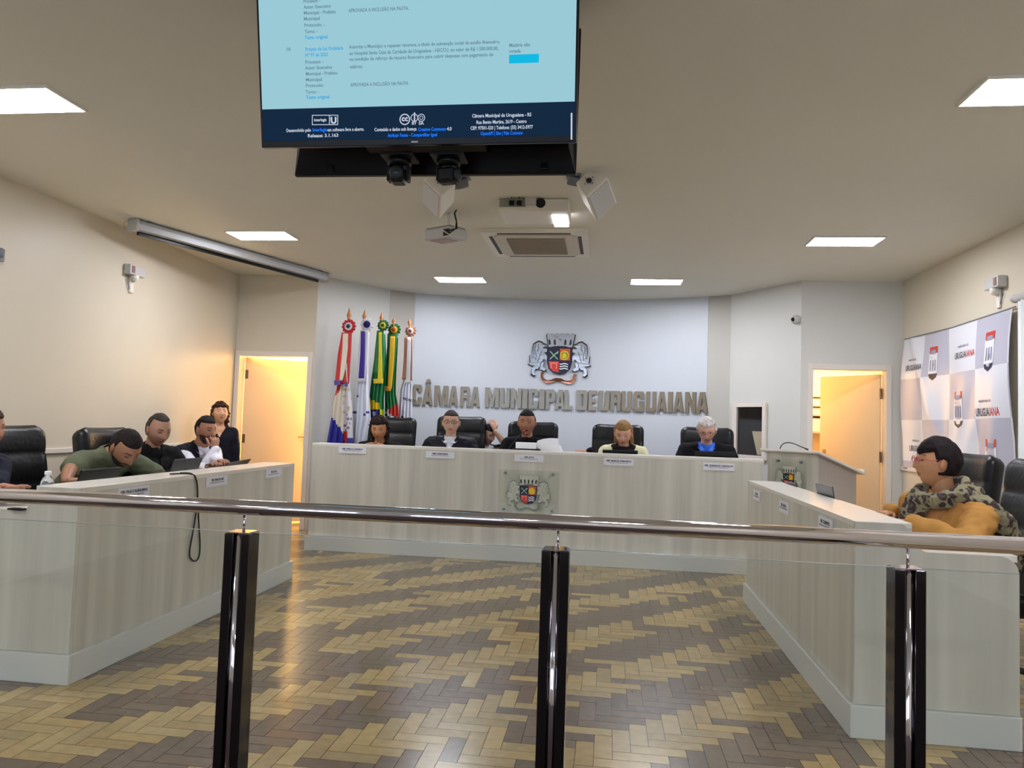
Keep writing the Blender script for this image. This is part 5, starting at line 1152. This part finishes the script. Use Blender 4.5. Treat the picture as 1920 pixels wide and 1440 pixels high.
person('bearded man in a dark vest and white shirt with a hand on his mouth', c, -22, 8, -20, 20, 1.02, (172, 120, 92), (24, 18, 18), 'crop', dict(name='vest', c=(26, 26, 36), vest=1), {1: (c + V((.125, -.055, -.165)), (.3, -.5, -1)), -1: (at(408, 866, x=-3.12), (0, .6, -1))}, inner=(222, 222, 232), collar=(222, 222, 232), beard=(58, 38, 32), vneck=(.28, -.2), hands={1: dict(fw=(-.12, .1, 1), n=(.8, -.5, .1), curl=1.3), -1: dict(fw=(.8, -.4, .1), n=(0, 0, 1), curl=1.1)})
c = at(413, 776, y=7.32)
person('woman with curly brown hair in a black top standing by the left doorway', c, -52, -12, -58, -3, .93, (214, 160, 122), (62, 38, 26), 'curly', dict(name='top', c=(22, 22, 32)), {1: ((c.x - .06, 7.22, .56), (-.3, .9, -.2)), -1: ((c.x + .17, 7.36, .56), (.3, .9, -.2))}, fem=1, standing=True, vneck=(.55, -.11), width=.85, headscale=1.02, hands={1: dict(fw=(0, -.2, -1), n=(-1, 0, 0)), -1: dict(fw=(0, -.2, -1), n=(1, 0, 0))})
# ---- woman on the right
c = at(1757, 868, y=4.12)
M_scarf = mat('animal print scarf', (128, 120, 94), .85, bump=.3, bscale=90)
nt = M_scarf.node_tree; b = nt.nodes['Principled BSDF']; tc = nt.nodes.new('ShaderNodeTexCoord'); n1 = nt.nodes.new('ShaderNodeTexNoise'); n1.inputs['Scale'].default_value = 9; vo = nt.nodes.new('ShaderNodeTexVoronoi'); vo.inputs['Scale'].default_value = 30; vo.feature = 'F1'
mxn = nt.nodes.new('ShaderNodeMix'); mxn.data_type = 'VECTOR'; mxn.inputs[0].default_value = .12; rp = nt.nodes.new('ShaderNodeValToRGB')
nt.links.new(tc.outputs['Object'], n1.inputs['Vector']); nt.links.new(tc.outputs['Object'], mxn.inputs[4]); nt.links.new(n1.outputs['Color'], mxn.inputs[5]); nt.links.new(mxn.outputs[1], vo.inputs['Vector']); nt.links.new(vo.outputs['Distance'], rp.inputs[0])
cr = rp.color_ramp; cr.elements[0].position = 0; cr.elements[0].color = srgb((96, 84, 66)); cr.elements[1].position = .30; cr.elements[1].color = srgb((56, 40, 42)); e = cr.elements.new(.42); e.color = srgb((56, 40, 42)); e = cr.elements.new(.56); e.color = srgb((136, 130, 102)); cr.interpolation = 'LINEAR'
nt.links.new(rp.outputs[0], b.inputs['Base Color'])
wt, I = person('woman in glasses, camel coat and animal print scarf seated behind the right desk', c, 176, -3, 204, 8, 1.02, (188, 136, 98), (26, 17, 19), 'fringe', dict(name='coat', c=(182, 134, 72), folds=.012, rough=.9), {-1: (at(1712, 982, z=.85), (.7, -.8, -.3)), 1: (at(1672, 962, z=.85), (0, 1, -.8))}, fem=1, width=1.2, drop=.085, inner=(196, 140, 88), vneck=(.35, -.3), glasses=(196, 96, 84), headscale=1.04, hands={-1: dict(fw=(-1, .25, .05), n=(0, 0, 1), curl=.6), 1: dict(fw=(-.8, -.6, 0), n=(0, 0, 1), curl=.6)})
mb = MB(); N, Mt, s = I['N'], I['Mt'], I['s']
q = [N + Mt @ V((.115 * math.cos(R(a)), .02 + .105 * math.sin(R(a)), .012 + .030 * -math.sin(R(a)))) for a in range(0, 361, 30)]
for a, b in zip(q, q[1:]): hull(mb, a, (.042, .042, .038), b, (.042, .042, .038))
ch = [((-.10, .03, .0), .05), ((-.20, -.01, -.035), .05), ((-.235, -.08, -.12), .055), ((-.22, -.14, -.24), .05), ((-.20, -.16, -.36), .04)]
for (a, ra), (b, rb) in zip(ch, ch[1:]): hull(mb, N + Mt @ V(a), (ra,) * 3, N + Mt @ V(b), (rb,) * 3)
ch = [((.04, .13, -.02), .055), ((.06, .165, -.09), .055), ((.07, .175, -.16), .045), ((.03, .18, -.19), .035)]
for (a, ra), (b, rb) in zip(ch, ch[1:]): hull(mb, N + Mt @ V(a), (ra,) * 3, N + Mt @ V(b), (rb,) * 3)
ch = [((-.12, -.06, -.01), .05), ((.0, -.12, -.03), .055), ((.12, -.08, -.01), .05)]
for (a, ra), (b, rb) in zip(ch, ch[1:]): hull(mb, N + Mt @ V(a), (ra,) * 3, N + Mt @ V(b), (rb,) * 3)
fused(mb, .009, 2, folds=.013, fs=22).build('scarf', M_scarf, wt, smooth=True)

# ------------------------------------------------------------ things on the desks
def laptop(pts, lab, m=None, base_dir=(-1, 0, 0), zt=.79, logo=None, depth=.19):
    """pts: lower-left, lower-right, top-right, top-left of the lid as world points"""
    p = [V(q) for q in pts]; ux = (p[1] - p[0]).normalized(); n = (p[1] - p[0]).cross(p[3] - p[0]).normalized(); bd = V(base_dir)
    t = thing('laptop', lab, 'laptop', (p[0] + p[1]) / 2, 0)
    mb = MB(); mb.add([q for q in p] + [q + n * .008 for q in p], [(0, 1, 2, 3), (4, 7, 6, 5), (0, 4, 5, 1), (1, 5, 6, 2), (2, 6, 7, 3), (3, 7, 4, 0)]); mb.build('lid', m or M_black, t, bevel=.002)
    q = [p[0], p[1], p[1] + bd * depth, p[0] + bd * depth]; q = [V((a.x, a.y, zt + .002)) for a in q]
    MB().add(q + [a + V((0, 0, .014)) for a in q], [(0, 1, 2, 3), (4, 7, 6, 5), (0, 4, 5, 1), (1, 5, 6, 2), (2, 6, 7, 3), (3, 7, 4, 0)]).build('keyboard_base', M_blackm, t, bevel=.002)
    if logo:
        c = (p[0] + p[1] + p[2] + p[3]) / 4; sgn = 1 if n.dot(EYE - c) > 0 else -1; off = n * (.0085 if sgn > 0 else -.0008); up = (p[3] - p[0]).normalized()
        MB().add([c + off + ux * .018 * math.cos(R(a)) + up * .014 * math.sin(R(a)) for a in range(0, 360, 30)], [tuple(range(12))]).build('logo', M_black, t)
    return t
def lid_left(x, pxa, pxb, py, lean, lab, **k):
    a = at(pxa, py[0], x=x + lean); b = at(pxb, py[1], x=x + lean); zt = .79
    return laptop([(x, b.y, zt + .014), (x, a.y, zt + .014), (x + lean, a.y, a.z), (x + lean, b.y, b.z)], lab, **k)
lid_left(-2.86, 154, 229, (882, 876), .05, 'black tablet on a stand before the man in green')
lid_left(-2.86, 328, 380, (862, 858), .05, 'dark grey laptop with a round emblem before the balding man', m=mat('dark grey lid', (66, 68, 74), .35, .4), logo=1)
lid_left(-2.88, 428, 471, (869, 861), .09, 'black tablet at the far end of the left desk', m=mat('dark brown lid', (38, 28, 30), .35))
def lid_right(x, pxa, pxb, pya, pyb, lean, lab, **k):
    a = at(pxa, pya, x=x + lean); b = at(pxb, pyb, x=x + lean); zt = .79
    return laptop([(x, a.y, zt + .014), (x, b.y, zt + .014), (x + lean, b.y, b.z), (x + lean, a.y, a.z)], lab, base_dir=(1, 0, 0), **k)
lid_right(1.345, 1473, 1494, 903, 905, -.03, 'brown-black tablet on the right desk, farther from the camera', m=MT['dark brown lid'])
lid_right(1.345, 1531, 1562, 906, 912, -.03, 'grey-screened laptop on the right desk, nearer to the camera', m=mat('grey lid', (78, 84, 88), .25, .3))
def lid_dais(pxa, pxb, py, lab, m=None):
    y = 7.27; a = at(pxa, py, y=y - .03); b = at(pxb, py + 1.5, y=y - .03)
    laptop([(a.x, y, .914), (b.x, y, .914), (b.x, y - .03, b.z), (a.x, y - .03, a.z)], lab, m=m, base_dir=(0, 1, 0), zt=.90)
lid_dais(961, 1031, 841, 'dark laptop lid in front of the speaking man', mat('wine lid', (44, 26, 34), .35)); lid_dais(1130, 1196, 843, 'black laptop lid in front of the blonde woman'); lid_dais(1303, 1379, 846, 'black laptop lid in front of the white-haired man')
# papers
def sheet(name, lab, P, m=M_paper):
    mb = MB(); n, k = len(P), len(P[0])
    mb.v = [V(q) for r in P for q in r]; mb.f = [[i * k + j, i * k + j + 1, (i + 1) * k + j + 1, (i + 1) * k + j] for i in range(n - 1) for j in range(k - 1)]; mb.m = [0] * len(mb.f); mb.c = [None] * len(mb.f)
    o = mb.build(name, m, smooth=True, fix=False); o.modifiers.new('thick', 'SOLIDIFY').thickness = .0015; return tag(o, lab, 'paper')
def grid4(a, b, c, d, n=10, bend=0):
    return [[(V(a).lerp(V(b), i / n)).lerp(V(d).lerp(V(c), i / n), j / n) + V((0, -bend * math.sin(math.pi * i / n), bend * .6 * math.sin(math.pi * i / n) * (1 - j / n))) for i in range(n + 1)] for j in range(n + 1)]
Y = 7.24
sheet('paper_sheet', 'raised white sheet held by the speaking man, its corner bent', grid4(at(1002, 832, y=Y), at(1052, 836, y=Y), at(1056, 850, y=Y + .02), at(1008, 846, y=Y + .02), bend=.05))
sheet('paper_sheet', 'tall white sheet fanned out behind the laptop of the speaking man', grid4(at(1008, 826, y=Y + .03), at(1046, 822, y=Y + .03), at(1052, 848, y=Y + .04), at(1003, 838, y=Y + .04), bend=.02))
a, b = at(967, 829, y=Y - .02), at(1005, 842, y=Y - .02); MB2 = MB().box(a.x, b.x, Y - .02, Y + .05, b.z, a.z); tag(MB2.build('paper_stack', M_paper, bevel=.003), 'small white stack of papers above the laptop of the speaking man', 'paper')
g0 = at(938, 850, y=7.30); g0.z = .901; g1 = at(983, 808, y=7.42)
t = thing('gooseneck_microphone', 'thin black gooseneck microphone with a red ring reaching to the speaking man', 'microphone', g0)
pts = [g0 + (g1 - g0) * f + V((0, 0, .02 * math.sin(math.pi * f))) for f in [i / 10 for i in range(11)]]
MB().tube(pts, .0045, 8).build('neck', M_blackm, t, smooth=True); MB().tube([g1, g1 + V((.028, .02, .012))], [.009, .010], 10).build('capsule', M_blackm, t, smooth=True); MB().tube([g1 - V((.004, .003, .002)), g1 + V((.006, .004, .002))], .0105, 10).build('red_ring', M_red, t, smooth=True)
MB().box(g0.x - .04, g0.x + .04, g0.y - .04, g0.y + .04, .9005, .925).build('base', M_blackm, t, bevel=.004)
def bottle(p, h, r, lab, cap=True):
    t = thing('water_bottle', lab, 'bottle', p); MB().lathe([(r * .9, 0), (r, .01), (r, h * .3), (r * .93, h * .36), (r, h * .42), (r, h * .66), (r * .75, h * .8), (r * .4, h * .88), (r * .4, h * .93)], V(p), 24).build('body', M_clear, t, smooth=True)
    if cap: MB().lathe([(r * .46, h * .9), (r * .48, h * .91), (r * .48, h), (r * .4, h + .002)], V(p), 20).build('cap', M_wht, t, smooth=True)
p = at(89, 905, y=3.42); bottle((p.x, 3.42, .7905), at(89, 884, y=3.42).z - .79, .032, 'clear water bottle with white cap at the near end of the left desk')
p = at(1019, 845, y=7.28); bottle((p.x + .0, 7.30, .9005), at(1019, 838, y=7.3).z - .90, .03, 'clear plastic bottle top beside the papers on the main desk')
p = at(375, 868, x=-2.95); t = thing('coffee_cup', 'small white cup beside the bearded man\'s elbow', 'cup', (p.x, p.y, .7905)); MB().lathe([(.022, 0), (.03, .01), (.034, p.z - .79), (.030, p.z - .79), (.026, .02), (.0, .016)], (p.x, p.y, .7905), 20).build('bowl', M_wht, t, smooth=True)
ptsq = [(352, 889), (364, 890), (368, 900), (370, 935), (364, 985), (356, 1030), (357, 1046), (366, 1052), (373, 1044), (375, 1020), (373, 985), (371, 940), (369, 903), (366, 893)]
pp = [at(x, y, x=-2.446) for x, y in ptsq]; pp[0] = V((-2.56, pp[0].y, .911)); pp[1] = V((-2.47, pp[1].y, .911)); pp[-1] = V((-2.47, pp[-1].y, .911)); pp.append(V((-2.56, pp[-1].y + .03, .911)))
fine = []
for i in range(len(pp) - 1):
    a = pp[max(i - 1, 0)]; b, c_, d = pp[i], pp[i + 1], pp[min(i + 2, len(pp) - 1)]
    for k in range(5): f = k / 5; fine.append(.5 * ((2 * b) + (c_ - a) * f + (2 * a - 5 * b + 4 * c_ - d) * f * f + (3 * b - a - 3 * c_ + d) * f ** 3))
tag(MB().tube(fine + [pp[-1]], .0045, 8).build('power_cable', M_blackm, smooth=True), 'thin black cable hanging in a long loop over the left desk front', 'cable')
p = at(40, 952, z=.80); tag(MB().box(p.x - .05, p.x + .03, p.y - .03, p.y + .01, .7905, .799).build('mobile_phone', M_black, bevel=.003), 'dark phone under the hand at the left photo edge', 'phone')
